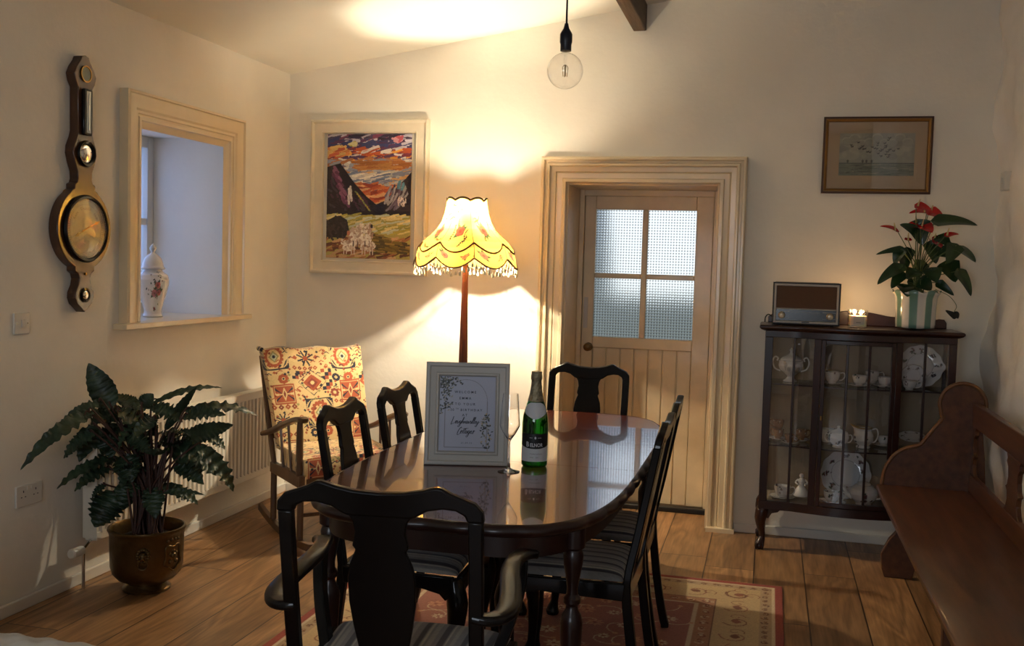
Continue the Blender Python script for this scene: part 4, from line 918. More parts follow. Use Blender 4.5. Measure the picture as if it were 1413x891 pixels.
# ================================================================== LARGE LEAFY PLANT IN BRASS POT
CAL = [(-0.135, -0.057, 0.785, -0.229, -0.087, 0.975, 0.085, 0), (-0.131, -0.118, 0.816, -0.238, -0.253, 0.741, 0.036, 1), (-0.137, -0.186, 0.777, -0.235, -0.485, 0.591, 0.052, 1), (-0.129, -0.181, 0.698, -0.233, -0.237, 0.592, 0.05, 1), (-0.13, -0.165, 0.726, -0.238, -0.134, 0.558, 0.074, 1), (-0.134, -0.018, 0.775, -0.196, -0.114, 0.713, 0.084, 1), (-0.091, -0.078, 0.775, -0.032, 0.036, 0.65, 0.078, 1), (-0.136, -0.095, 0.725, -0.128, 0.049, 0.579, 0.062, 1), (-0.089, 0.052, 0.768, -0.236, 0.108, 0.82, 0.062, 0), (0.015, -0.067, 0.801, 0.057, -0.046, 0.856, 0.055, 0), (-0.012, 0.041, 0.795, 0.172, 0.316, 0.846, 0.026, 2), (0.041, 0.067, 0.682, 0.186, 0.079, 0.879, 0.036, 0), (0.01, 0.007, 0.791, 0.12, 0.078, 0.721, 0.062, 1), (0.122, 0.082, 0.767, 0.331, 0.354, 0.722, 0.046, 2), (0.134, 0.055, 0.746, 0.324, 0.086, 0.764, 0.054, 2), (0.113, 0.081, 0.638, 0.275, 0.233, 0.698, 0.074, 0), (0.143, 0.201, 0.647, 0.192, 0.309, 0.568, 0.042, 1), (0.188, 0.071, 0.629, 0.282, 0.229, 0.398, 0.064, 2), (0.088, 0.057, 0.614, 0.219, 0.194, 0.479, 0.105, 1), (0.094, 0.058, 0.532, 0.232, 0.068, 0.459, 0.054, 1), (0.023, 0.061, 0.438, 0.112, 0.219, 0.327, 0.048, 1), (0.085, -0.015, 0.428, 0.25, 0.048, 0.418, 0.022, 1), (0.027, -0.014, 0.449, 0.093, -0.078, 0.332, 0.07, 1), (-0.02, -0.08, 0.559, -0.05, -0.002, 0.409, 0.076, 1), (-0.139, -0.026, 0.561, -0.24, -0.271, 0.471, 0.048, 2), (-0.137, -0.06, 0.526, -0.217, -0.191, 0.446, 0.054, 1), (-0.13, -0.037, 0.42, -0.182, -0.107, 0.278, 0.105, 1), (-0.139, -0.089, 0.461, -0.196, -0.106, 0.399, 0.03, 1), (-0.061, -0.071, 0.595, -0.01, -0.094, 0.482, 0.084, 1), (-0.073, 0.063, 0.654, -0.089, 0.088, 0.523, 0.08, 1), (-0.137, -0.093, 0.674, -0.15, -0.043, 0.563, 0.075, 1), (0.015, 0.106, 0.653, 0.057, 0.152, 0.606, 0.09, 1), (-0.03, -0.065, 0.475, -0.091, -0.043, 0.343, 0.08, 1), (-0.13, -0.181, 0.787, -0.237, -0.33, 0.685, 0.046, 2), (-0.126, 0.005, 0.731, -0.235, 0.024, 0.752, 0.06, 1), (0.055, -0.026, 0.747, 0.05, -0.182, 0.681, 0.05, 1), (0.044, 0.098, 0.583, 0.131, 0.224, 0.44, 0.06, 1), (-0.038, -0.088, 0.68, 0.054, -0.056, 0.601, 0.06, 1)]
def leaf(mb, b, tip, w, bend, n=22, wavy=.0, pleat=.0, heart=False, side=None, tilt=None):
    b, tip = v3(b), v3(tip); d = tip-b; L = np.linalg.norm(d)
    up = np.array([0, 0, 1.0]); s = np.cross(d, up if tilt is None else v3(tilt)) if side is None else v3(side)
    s = s-np.dot(s, d)*d/(L*L); s /= np.linalg.norm(s)+1e-9; nrm = np.cross(s, d/L)
    if nrm[2] < 0: nrm = -nrm
    vs = []; M = 7
    for i in range(n+1):
        tt = i/n; p = b+d*tt+nrm*bend*L*4*tt*(1-tt)
        ww = w*.5*((sin(pi*min(1, tt*1.0)**.72)**.75) if not heart else (min(1, (tt*7)**.6)*(1-tt)**.62*1.12)) if 0 < tt < 1 else 0
        for j in range(M):
            x = (j-(M-1)/2)/((M-1)/2); e = abs(x)
            off = s*x*ww*(1+wavy*.22*sin(tt*52+x)*e)+nrm*(-.22*ww*(1-e)+pleat*ww*.5*sin(tt*75-e*5)*e+wavy*ww*.45*sin(tt*44+x*2)*e)
            if heart: off = off-d*.10*e*(1-tt)**3
            vs.append(p+off)
    mb.add(vs, [(i*M+j, i*M+j+1, (i+1)*M+j+1, (i+1)*M+j) for i in range(n) for j in range(M-1)])
def plant1():
    t = thing('potted_plant', 'large dark leafy houseplant with long wavy leaves in an embossed brass pot', 'potted plant', (-2.56, 3.80, 0))
    M_p = mat('aged_brass_pot', c(104, 84, 54), .36, metal=.85, noise=.4, nscale=6, bump=.15, bscale=40)
    out = [(.082, 0), (.098, .002), (.100, .012), (.086, .022), (.080, .032), (.092, .042), (.120, .055), (.142, .080), (.150, .110), (.152, .18), (.153, .245), (.158, .262), (.162, .268), (.160, .276), (.152, .278)]
    MB().lathe(out+[(.146, .268), (.142, .20), (.135, .11), (.100, .060), (.02, .05)], 48).build('pot', M_p, t, smooth=50)
    MB().lathe([(.14, .218), (.10, .235), (.03, .242), (.002, .243)], 24, cap=False).build('soil', mat('potting_soil', c(34, 26, 20), .95, bump=1, bscale=60), t)
    # lion mask with ring handle facing the camera side, and an embossed crest on the right flank
    def at(a, r, u, z, out_): # tangent-plane point
        return (r*cos(a)+out_*cos(a)-u*sin(a), r*sin(a)+out_*sin(a)+u*cos(a), z)
    a = radians(-62); m = MB()
    for k in range(14):
        q = 2*pi*k/14; m.ball(at(a, .151, .022*cos(q), .185+.026*sin(q), .002), .0085, 8, 5)
    m.ball(at(a, .151, 0, .184, .004), .019, 12, 8); m.ball(at(a, .170, 0, .180, .002), .0075, 8, 6)
    for s in (-1, 1): m.ball(at(a, .166, s*.008, .192, .002), .004, 6, 5); m.ball(at(a, .166, s*.006, .172, .002), .006, 6, 5)
    m.build('lion_mask', M_p, t); m = MB()
    m.tube([at(a, .156, .019*cos(k*pi/10), .148+.020*sin(k*pi/10), .004) for k in range(20)], .0032, 6, closed=True); m.build('ring_handle', M_p, t)
    a = radians(-12); m = MB()
    sh = [(-.040, .205), (-.022, .215), (.0, .208), (.022, .215), (.040, .205), (.038, .165), (.046, .135), (.020, .118), (.0, .104), (-.020, .118), (-.046, .135), (-.038, .165)]
    P = catmull([at(a+u/.152, .153, 0, z, .001) for u, z in sh], 3, closed=True); m.tube(P, .0035, 6, closed=True)
    for u, z, r in ((0, .17, .014), (-.016, .145, .010), (.016, .145, .010), (0, .19, .008), (-.018, .178, .007), (.018, .178, .007), (-.03, .235, .007), (-.01, .238, .007), (.01, .238, .007), (.03, .235, .007)): m.ball(at(a+u/.152, .150, 0, z, .002), r, 8, 5)
    m.build('embossed_crest', M_p, t)
    ml = mat('dark_plant_leaf', c(48, 66, 46), .40, noise=.6, nscale=14, bump=.2, bscale=70)
    ms = mat('reddish_stem', c(74, 48, 40), .6, noise=.3)
    m = MB(); st = MB(); rd = random.Random(2)
    for (bx, by, bz, tx, ty, tz, w, k) in CAL:
        b, tp = v3((bx, by, bz)), v3((tx, ty, tz)); bend = {0: .06, 1: .16, 2: .14}[int(k)]
        tv = tp-b; sd = None
        if abs(tv[2]) > .8*np.linalg.norm(tv): sd = (.8, .5, .1)
        leaf(m, b, tp, w*1.30, bend, n=44, wavy=.6 if k else .15, pleat=.3, side=sd, tilt=(.35+.25*rd.uniform(-1, 1), -.6+.2*rd.uniform(-1, 1), .75))
        r0 = .07*sqrt(rd.random()); a0 = rd.random()*6.28; g = v3((r0*cos(a0), r0*sin(a0), .23)); mid = (g+b)/2+v3((-(b[0])*.18, -(b[1])*.18, .05))
        P = catmull([g, mid, b, b+(tp-b)*.12+v3((0, 0, bend*.1))], 6); st.tube(P, np.linspace(.0055, .0032, len(P)), 6)
    for k in range(26):
        a0 = rd.random()*6.28; r0 = .065*sqrt(rd.random()); g = v3((r0*cos(a0), r0*sin(a0), .23)); hh = .30+.25*rd.random(); a1 = rd.random()*6.28
        e = g+v3((.07*cos(a1), .07*sin(a1), hh)); tp = e+v3((.10*cos(a1), .10*sin(a1), -.12+.16*rd.random()))
        st.tube(catmull([g, (g+e)/2, e], 5), .0045, 6); leaf(m, e, tp, .055+.03*rd.random(), .15, wavy=.8, pleat=.28)
    m.build('foliage', ml, t, smooth=70); st.build('stems', ms, t, smooth=60)
plant1()

# ================================================================== PICTURES
def painting():
    t = thing('oil_painting', 'vivid oil painting of a mountain sunset and sheep in a wide cream frame', 'painting', (-2.338, YB, 1.356))
    w, h = .742, .915; m = MB()
    moulding(m, -w/2, 0, w/2, h, [(0, 0), (0, .040), (.006, .048), (.014, .048), (.020, .040), (.024, .034), (.070, .032), (.073, .036), (.077, .034), (.078, .010)], lambda x, z, p: (x, -p, z)); m.build('frame', mat('cream_frame_paint', c(222, 210, 186), .42, noise=.06, nscale=12), t, smooth=25)
    MB().box(-w/2+.07, -.012, .07, w/2-.07, -.002, h-.07).build('mount', mat('cream_mount', c(224, 216, 200), .7), t)
    C = Canvas(250, 344, c(60, 60, 80)); asp = 1.376; rd = random.Random(21)
    def dab(x, y, l, wd, a, col, al=1):
        P = [(x+l*tt*cos(a)+rd.uniform(-.004, .004), y+(l*tt*sin(a)+.15*l*sin(tt*3))/asp) for tt in (-.5, -.2, .1, .5)]; g_ = rd.uniform(.85, 1.15); C.line(P, wd*1.7, tuple(min(1, max(0, q*g_)) for q in col), asp, al)
    def rnd(cols): return rd.choice(cols)
    # sky, band after band of palette-knife strokes
    sky = [(.93, 1.0, [c(30, 26, 50), c(70, 64, 96), c(180, 176, 190), c(40, 30, 60), c(120, 60, 90)]), (.86, .95, [c(60, 54, 96), c(200, 196, 206), c(80, 44, 84), c(50, 60, 110)]), (.78, .88, [c(120, 50, 70), c(226, 220, 216), c(190, 90, 50), c(90, 60, 100), c(232, 170, 70)]),
           (.68, .80, [c(190, 130, 80), c(216, 216, 212), c(170, 112, 74), c(140, 150, 176), c(150, 158, 178)]), (.58, .70, [c(170, 178, 190), c(214, 210, 196), c(120, 130, 160), c(200, 160, 110)]), (.44, .60, [c(176, 84, 52), c(200, 112, 66), c(146, 60, 44), c(216, 168, 120)])]
    C.rect(0, .42, 1, 1, c(120, 110, 130))
    for y0, y1, cols in sky:
        for k in range(170): dab(rd.random(), rd.uniform(y0, y1), rd.uniform(.06, .20), rd.uniform(.008, .022), rd.uniform(-.5, .1), rnd(cols))
    for k in range(26): dab(rd.uniform(.0, .22), rd.uniform(.82, .9), .10, .018, rd.uniform(-.3, .5), rnd([c(216, 140, 74), c(220, 180, 110), c(196, 96, 66)]))
    for k in range(10): dab(.30+rd.uniform(-.03, .03), .92+rd.uniform(-.015, .015), .04, .014, rd.uniform(-.6, .2), rnd([c(196, 180, 80), c(214, 206, 150)]))
    for k in range(12): dab(.82+rd.uniform(-.05, .05), .955+rd.uniform(-.02, .02), .04, .014, rd.uniform(-.8, .3), rnd([c(176, 80, 92), c(206, 150, 156)]))
    for k in range(50): dab(rd.uniform(.35, .95), rd.uniform(.72, .78), .12, .014, -.25, rnd([c(190, 136, 76), c(172, 110, 60)]))
    for k in range(40): dab(rd.uniform(.2, .7), rd.uniform(.62, .69), .14, .012, -.1, rnd([c(198, 200, 206), c(226, 224, 216), c(110, 126, 160)]))
    # mountains
    dk = c(30, 22, 36)
    C.poly([(0, .735), (.10, .755), (.16, .765), (.22, .71), (.34, .60), (.48, .50), (.60, .435), (.66, .41), (.66, .36), (0, .36)], dk)
    C.poly([(1, .685), (.94, .65), (.86, .60), (.78, .53), (.70, .47), (.58, .435), (.50, .36), (1, .36)], c(34, 28, 44))
    for k in range(60): x = rd.uniform(.02, .5); dab(x, rd.uniform(.38, .72-.5*x), rd.uniform(.05, .14), .014, rd.uniform(-1.5, -.7), rnd([c(44, 26, 44), c(70, 40, 66), c(24, 20, 34), c(58, 50, 66)]))
    for k in range(22): tt = k/22; dab(.08+.18*tt+rd.uniform(-.03, .03), .72-.30*tt, .06, .020, -1.1, rnd([c(110, 60, 100), c(130, 84, 118), c(90, 44, 78)]))
    for k in range(10): dab(.28+rd.uniform(-.02, .02), .50+rd.uniform(-.06, .06), .08, .014, -1.5, rnd([c(190, 184, 190), c(220, 214, 210)]))
    for k in range(9): dab(.36+.02*k, .53-.018*k, .05, .007, -.9, rnd([c(170, 160, 70), c(130, 150, 90)]))
    for k in range(40): dab(rd.uniform(.68, .97), rd.uniform(.42, .58), rd.uniform(.04, .1), .014, rd.uniform(.6, 1.4), rnd([c(150, 156, 176), c(110, 110, 136), c(60, 50, 74), c(90, 80, 110)]))
    for k in range(9): dab(.88+rd.uniform(-.03, .03), .585+rd.uniform(-.02, .02), .04, .013, 1.2, c(80, 140, 180))
    for k in range(12): dab(.90+rd.uniform(-.05, .05), .455+rd.uniform(-.02, .03), .03, .007, rd.random()*3, c(216, 210, 214))
    C.poly([(1, .70), (.95, .66), (.93, .60), (.98, .50), (1, .48)], dk); C.rect(0, .33, 1, .385, c(28, 22, 34))
    # pasture
    C.rect(0, 0, 1, .352, c(170, 160, 90))
    for k in range(160): dab(rd.random(), rd.uniform(.20, .35), rd.uniform(.08, .2), .012, rd.uniform(-.25, .05), rnd([c(214, 200, 130), c(170, 160, 70), c(220, 206, 150), c(150, 150, 80), c(190, 200, 180)]))
    for k in range(120): dab(rd.random(), rd.uniform(.0, .17), rd.uniform(.06, .16), .014, rd.uniform(-.5, .3), rnd([c(120, 70, 46), c(160, 110, 70), c(86, 50, 36), c(196, 160, 120)]))
    C.poly([(.45, .22), (.62, .20), (.8, .13), (1, .10), (1, .045), (.62, .05)], c(96, 82, 36))
    for k in range(60): x = rd.uniform(.5, 1); dab(x, rd.uniform(.05, .22-.18*(x-.5)), .10, .012, -.4, rnd([c(110, 96, 40), c(70, 62, 30), c(140, 120, 60)]))
    C.poly([(0, .30), (.10, .335), (.17, .345), (.25, .31), (.28, .22), (.22, .16), (0, .17)], c(26, 22, 26))
    for k in range(25): dab(rd.uniform(.0, .25), rd.uniform(.17, .31), .06, .014, rd.random()*3, rnd([c(34, 28, 36), c(56, 44, 50)]))
    # ewe and two lambs: thick white curly dabs
    wh = [c(226, 218, 206), c(240, 234, 224), c(196, 176, 160), c(170, 140, 124)]
    for k in range(110): a = rd.random()*6.28; r = sqrt(rd.random()); dab(.42+.135*r*cos(a), .195+.075*r*sin(a), .028, .015, rd.random()*3, rnd(wh))
    for k in range(22): dab(.53+rd.uniform(-.03, .03), .255+rd.uniform(-.02, .015), .025, .010, rd.random()*3, rnd(wh))
    C.ell(.545, .262, .016, .016, c(40, 30, 34)); C.ell(.27, .205, .02, .02, c(190, 120, 90))
    for cx in (.28, .50):
        for k in range(55): a = rd.random()*6.28; r = sqrt(rd.random()); dab(cx+.085*r*cos(a), .105+.036*r*sin(a), .024, .013, rd.random()*3, rnd(wh))
        for lx in (-.06, -.03, .03, .06): C.line([(cx+lx, .09), (cx+lx*1.05, .035)], .011, c(214, 200, 186), asp)
        for k in range(10): dab(cx-.085 if cx < .4 else cx-.09, .135+rd.uniform(-.01, .01), .02, .009, rd.random()*3, rnd(wh))
    for lx in (.33, .38, .47, .52): C.line([(lx, .14), (lx, .10)], .012, c(60, 44, 44), asp)
    C.grain(.06, 8)
    relief = np.random.default_rng(3).random((344, 250)); 
    for q in range(2): relief = (relief+np.roll(relief, 1, 1)+np.roll(relief, 2, 1))/3
    def fn(U, V): return (U-.5)*.535, -.022-.004*relief, .094+V*.737
    sheet('canvas', C, fn, painted('oil_paint', .38, coat=.25), t, smooth=False)
    MB().box(-.267, -.0215, .0945, .267, -.010, .8305).build('stretcher', mat('canvas_edge', c(180, 170, 150), .8), t)
painting()
def printpic():
    t = thing('framed_print', 'small framed print of a flock of geese over a marsh, thin dark and gilt frame', 'framed print', (.512, YB, 1.866), 0)
    w, h = .545, .402; m = MB()
    moulding(m, -w/2, 0, w/2, h, [(0, 0), (0, .018), (.004, .022), (.010, .022), (.0105, .022)], lambda x, z, p: (x, -p, z)); m.build('frame', mat('dark_gilt_edge', c(70, 44, 28), .4, metal=.3), t, smooth=25)
    m = MB(); moulding(m, -w/2+.0105, .0105, w/2-.0105, h-.0105, [(0, .019), (.003, .019), (.012, .013), (.014, .014), (.0165, .006)], lambda x, z, p: (x, -p, z)); m.build('inner_gilt', mat('dull_gilt', c(140, 104, 56), .42, metal=.6), t, smooth=25)
    MB().box(-w/2+.02, -.006, .02, w/2-.02, -.002, h-.02).build('mount', mat('aged_mount', c(176, 150, 118), .8), t)
    C = Canvas(200, 118, c(150, 148, 132)); asp = .59; rd = random.Random(4)
    for k in range(70): C.ell(rd.random(), rd.uniform(.45, 1), rd.uniform(.03, .12), rd.uniform(.03, .12), rd.choice([c(166, 160, 140), c(136, 134, 122), c(182, 174, 152), c(120, 120, 110)]), .35)
    for k in range(9): C.ell(.1+.1*k, .82+.08*sin(k*2), .07, .09, c(190, 182, 158), .5); C.ell(.1+.1*k, .79+.08*sin(k*2), .065, .085, c(140, 138, 124), .6)
    C.rect(0, 0, 1, .30, c(112, 118, 102)); C.rect(0, .285, 1, .305, c(60, 62, 56))
    for k in range(60): x = rd.random(); y = rd.uniform(.02, .27); C.line([(x, y), (x+rd.uniform(.08, .25), y+rd.uniform(-.02, .03))], .006, rd.choice([c(84, 90, 74), c(140, 140, 118), c(70, 72, 62), c(166, 160, 134)]), asp)
    for x in (.12, .32, .37, .44): C.ell(x, .345, .016, .035, c(80, 78, 68)); C.line([(x, .29), (x, .34)], .006, c(60, 58, 50), asp)
    for x, y in ((.66, .88), (.645, .83), (.51, .76), (.505, .71), (.60, .76), (.615, .70), (.61, .66), (.44, .67), (.47, .64), (.50, .63), (.29, .66), (.31, .69), (.32, .62), (.34, .63), (.27, .63), (.38, .56), (.41, .55), (.55, .58), (.57, .61), (.64, .56), (.66, .60), (.68, .62), (.62, .50), (.66, .49), (.52, .52), (.16, .72), (.17, .68), (.25, .78), (.72, .58), (.78, .63), (.56, .46), (.65, .44)):
        s = .018*rd.uniform(.7, 1.1); C.line([(x-s, y+s*.9), (x, y), (x+s, y+s*1.3)], .009, c(34, 32, 32), asp); C.line([(x-s*.5, y-.01), (x+s*.9, y)], .009, c(30, 28, 28), asp)
    C.grain(.04)
    sheet('print', C, lambda U, V: ((U-.5)*.375, 0*U-.0068, .095+V*.222), painted('old_print', .75), t, smooth=False)
    MB().box(-w/2+.024, -.0092, .024, w/2-.024, -.0082, h-.024).build('glass', M_clear, t, smooth=0)
printpic()

# ================================================================== BAROMETER
def barometer():
    t = thing('barometer', 'antique banjo barometer in dark inlaid wood with brass dial on left wall', 'barometer', (XL, 3.735, 0))
    R_ = [(0, 2.268), (.022, 2.262), (.030, 2.245), (.055, 2.215), (.070, 2.185), (.062, 2.155), (.045, 2.13), (.044, 1.95), (.052, 1.925), (.072, 1.885), (.075, 1.855), (.062, 1.815), (.046, 1.78), (.044, 1.75), (.050, 1.735), (.066, 1.728), (.066, 1.708), (.082, 1.700)]
    ccx = 1.543; rr = .172
    for k in range(1, 22):
        a = radians(62-k*124/22); R_.append((rr*cos(a) if False else rr*cos(radians(64)-(k*radians(128)/22)), ccx+rr*sin(radians(64)-(k*radians(128)/22))))
    R_ += [(.076, 1.388), (.062, 1.382), (.062, 1.364), (.042, 1.352), (.034, 1.332), (.040, 1.305), (.058, 1.275), (.060, 1.250), (.048, 1.225), (.020, 1.205), (0, 1.188)]
    out = [(y, z) for y, z in R_]+[(-y, z) for y, z in R_[-2:0:-1]]
    MB().prism(out, .002, .046, 'yz').build('case', mat('inlaid_rosewood', c(74, 46, 27), .28, noise=.5, nscale=7, stretch=(1, 1, .35), coat=.4), t, bevel=.003, smooth=30)
    def disc(name, z, prof, m_, n=40): return MB().lathe(prof, n, fn=lambda q: (.046+q[2], q[0], z+q[1])).build(name, m_, t, smooth=40)
    disc('dial_rim', ccx, [(.140, 0), (.143, .008), (.136, .016), (.128, .014), (.126, .003), (.124, .002)], M_ebony, 56)
    disc('dial', ccx, [(.126, .0015), (.126, .003), (.0005, .0032)], mat('silvered_dial', c(142, 150, 138), .55, metal=.0, noise=.15, nscale=12), 56)
    m = MB()
    for k in range(60):
        a = radians(-240+k*300/59); r0, r1 = .104, (.114 if k % 5 else .118); w_ = .0006
        m.add([(.0500, r*cos(a)-s*w_*sin(a), ccx+r*sin(a)+s*w_*cos(a)) for r, s in ((r0, -1), (r0, 1), (r1, 1), (r1, -1))], [(0, 1, 2, 3)])
    for r in (.102, .119): m.tube([(.0500, r*cos(q*pi/30), ccx+r*sin(q*pi/30)) for q in range(60)], .0004, 4, closed=True)
    M_in = mat('engraving_black', c(40, 36, 30), .6)
    for txt, a in (('RAIN', 140), ('CHANGE', 90), ('FAIR', 40)):
        vs, fs = text_geo(txt, .017); A = radians(a-90)
        m.add([(.0500, (x*cos(A)-(y+.078)*sin(A)), ccx+x*sin(A)+(y+.078)*cos(A)) for x, y in vs], fs)
    m.build('dial_engraving', M_in, t, smooth=0)
    for a, L_, nm, mm_ in ((205, .085, 'pointer', M_in), (22, .095, 'set_hand', M_brass)):
        A = radians(a); L0 = -.03; m = MB(); P = [(L0, .003), (L0, -.003), (L_*.6, -.002), (L_*.7, -.007), (L_, 0), (L_*.7, .007), (L_*.6, .002)]
        m.prism([(x*cos(A)-y*sin(A), ccx+x*sin(A)+y*cos(A)) for x, y in P], .0535, .0545, 'yz'); m.build(nm, mm_, t)
    disc('dial_glass', ccx, [(.127, .010)]+[(.127*cos(q*pi/20), .010+.020*sin(q*pi/20)) for q in range(1, 10)]+[(.001, .030)], glassy('domed_glass'), 56)
    disc('level_mirror_rim', 1.858, [(.050, 0), (.056, .005), (.052, .014), (.042, .010), (.040, .004)], M_ebony, 36)
    disc('convex_mirror', 1.858, [(.040, .003)]+[(.040*cos(q*pi/16), .003+.011*sin(q*pi/16)) for q in range(1, 8)]+[(.0005, .014)], mat('mirror', (.9, .9, .88), .03, metal=1), 36)
    disc('hygrometer_rim', 2.190, [(.034, 0), (.035, .006), (.030, .006), (.029, .002)], M_brass, 32)
    disc('hygrometer', 2.190, [(.029, .001), (.029, .003), (.0005, .003)], mat('silvered_dial', c(170, 162, 140), .38), 32)
    MB().box(.046, -.028, 1.935, .062, .028, 2.128).build('thermometer_box', M_ebony, t, bevel=.006)
    MB().box(.0622, -.013, 1.945, .0635, .013, 2.118).build('thermometer_plate', mat('silver_scale', c(190, 192, 190), .3), t)
    MB().tube([(.065, 0, 1.955), (.065, 0, 2.11)], .002, 6).build('thermometer_tube', mat('mirror', (.9, .9, .88), .03, metal=1), t)
    disc('lower_rim', 1.262, [(.030, 0), (.031, .006), (.022, .008), (.021, .002)], M_ebony, 28)
    disc('spirit_level', 1.262, [(.021, .002)]+[(.021*cos(q*pi/12), .002+.008*sin(q*pi/12)) for q in range(1, 6)]+[(.0005, .010)], M_chrome, 24)
    disc('set_knob', 1.352, [(.006, 0), (.006, .006), (.001, .008)], M_brass, 12)
barometer()

# ================================================================== LIDDED VASE IN THE RECESS
def sheet_lathe(name, prof, C, m, parent, n_fix=None, rot=0, loc=None, asp=1):
    P = np.array(prof); s = np.r_[0, np.cumsum(np.hypot(*np.diff(P, axis=0).T))]; s /= s[-1]
    def fn(U, V): A = 2*pi*U+rot; r = np.interp(V, s, P[:, 0]); z = np.interp(V, s, P[:, 1]); return r*np.cos(A), r*np.sin(A), z
    return sheet(name, C, fn, m, parent, loc=loc, wrap=True)
M_pc = painted('painted_china', .10, coat=.5)
def vase():
    t = thing('ginger_jar', 'white lidded porcelain jar with pink rose decoration on the window recess sill', 'jar', (-3.045, 4.555, wz0+.0045))
    body = [(.001, .0), (.048, .0), (.050, .006), (.044, .016), (.042, .03), (.052, .07), (.068, .12), (.079, .165), (.080, .19), (.072, .215), (.052, .228), (.046, .234), (.046, .242)]
    C = Canvas(160, 90, c(232, 226, 220)); rd = random.Random(8)
    u0 = .885
    for k in range(34): x = u0+rd.gauss(0, .045); y = .62+rd.gauss(0, .12); a = rd.random()*6; C.poly([(x, y), (x+.014*cos(a+.4), y+.03*sin(a+.4)), (x+.026*cos(a), y+.055*sin(a)), (x+.014*cos(a-.4), y+.03*sin(a-.4))], rd.choice([c(70, 90, 66), c(100, 110, 80), c(60, 70, 56), c(120, 80, 80)]))
    for x, y, r in ((u0+.012, .69, .030), (u0-.02, .56, .032), (u0+.03, .57, .026)): blossom(C, x, y, r, c(190, 120, 120), c(86, 100, 80), .5, int(x*99), 6)
    blossom(C, u0-.01, .30, .014, c(170, 90, 80), c(90, 100, 70), .5, 5)
    sheet_lathe('jar_body', body, C, M_pc, t)
    lid = [(.052, .240), (.060, .243), (.061, .248), (.052, .258), (.049, .275), (.040, .298), (.022, .316), (.010, .324), (.009, .330), (.016, .342), (.017, .350), (.010, .362), (.003, .370), (.0005, .371)]
    MB().lathe(lid, 40).build('lid', M_china, t, smooth=50)
vase()

# ================================================================== PENDANT BULB
t = thing('pendant_light', 'clear unlit globe bulb hanging on a black cord above the table', 'pendant light', (-.722, 3.50, 2.06))
zt = zc(-.722)-2.06
MB().lathe([(.001, zt-.02), (.045, zt-.02), (.048, zt-.012), (.048, zt+.004), (.001, zt+.004)], 24).build('ceiling_rose', M_black, t)
MB().tube([(0, 0, .215), (0, 0, .5), (0, 0, zt-.015)], .0035, 8).build('cord', M_black, t)
MB().lathe([(.001, .222), (.006, .222), (.010, .205), (.018, .192), (.0215, .185), (.0215, .158), (.019, .150), (.019, .128), (.0005, .128)], 24).build('lampholder', mat('black_bakelite', c(24, 26, 36), .35), t)
prof = [(.014, .128), (.015, .120)]+[(.0625*sin(a), .060-.0625*cos(a)) for a in [pi-.28-(pi-.28)*k/16 for k in range(17)]]
prof = [(max(r, .0006), z) for r, z in prof]
MB().lathe(prof, 36, cap=False).build('glass_globe', M_clear, t, smooth=80)
m = MB(); m.lathe([(.004, .128), (.005, .10), (.0035, .075), (.001, .073)], 12); m.build('glass_stem', M_clear, t)
m = MB()
for k in range(4):
    a = k*pi/2+.4; m.tube([(.003*cos(a), .003*sin(a), .080), (.010*cos(a), .010*sin(a), .072), (.0065*cos(a), .0065*sin(a), .040)], .0013, 6)
m.build('filament', mat('filament', c(150, 120, 70), .4), t)

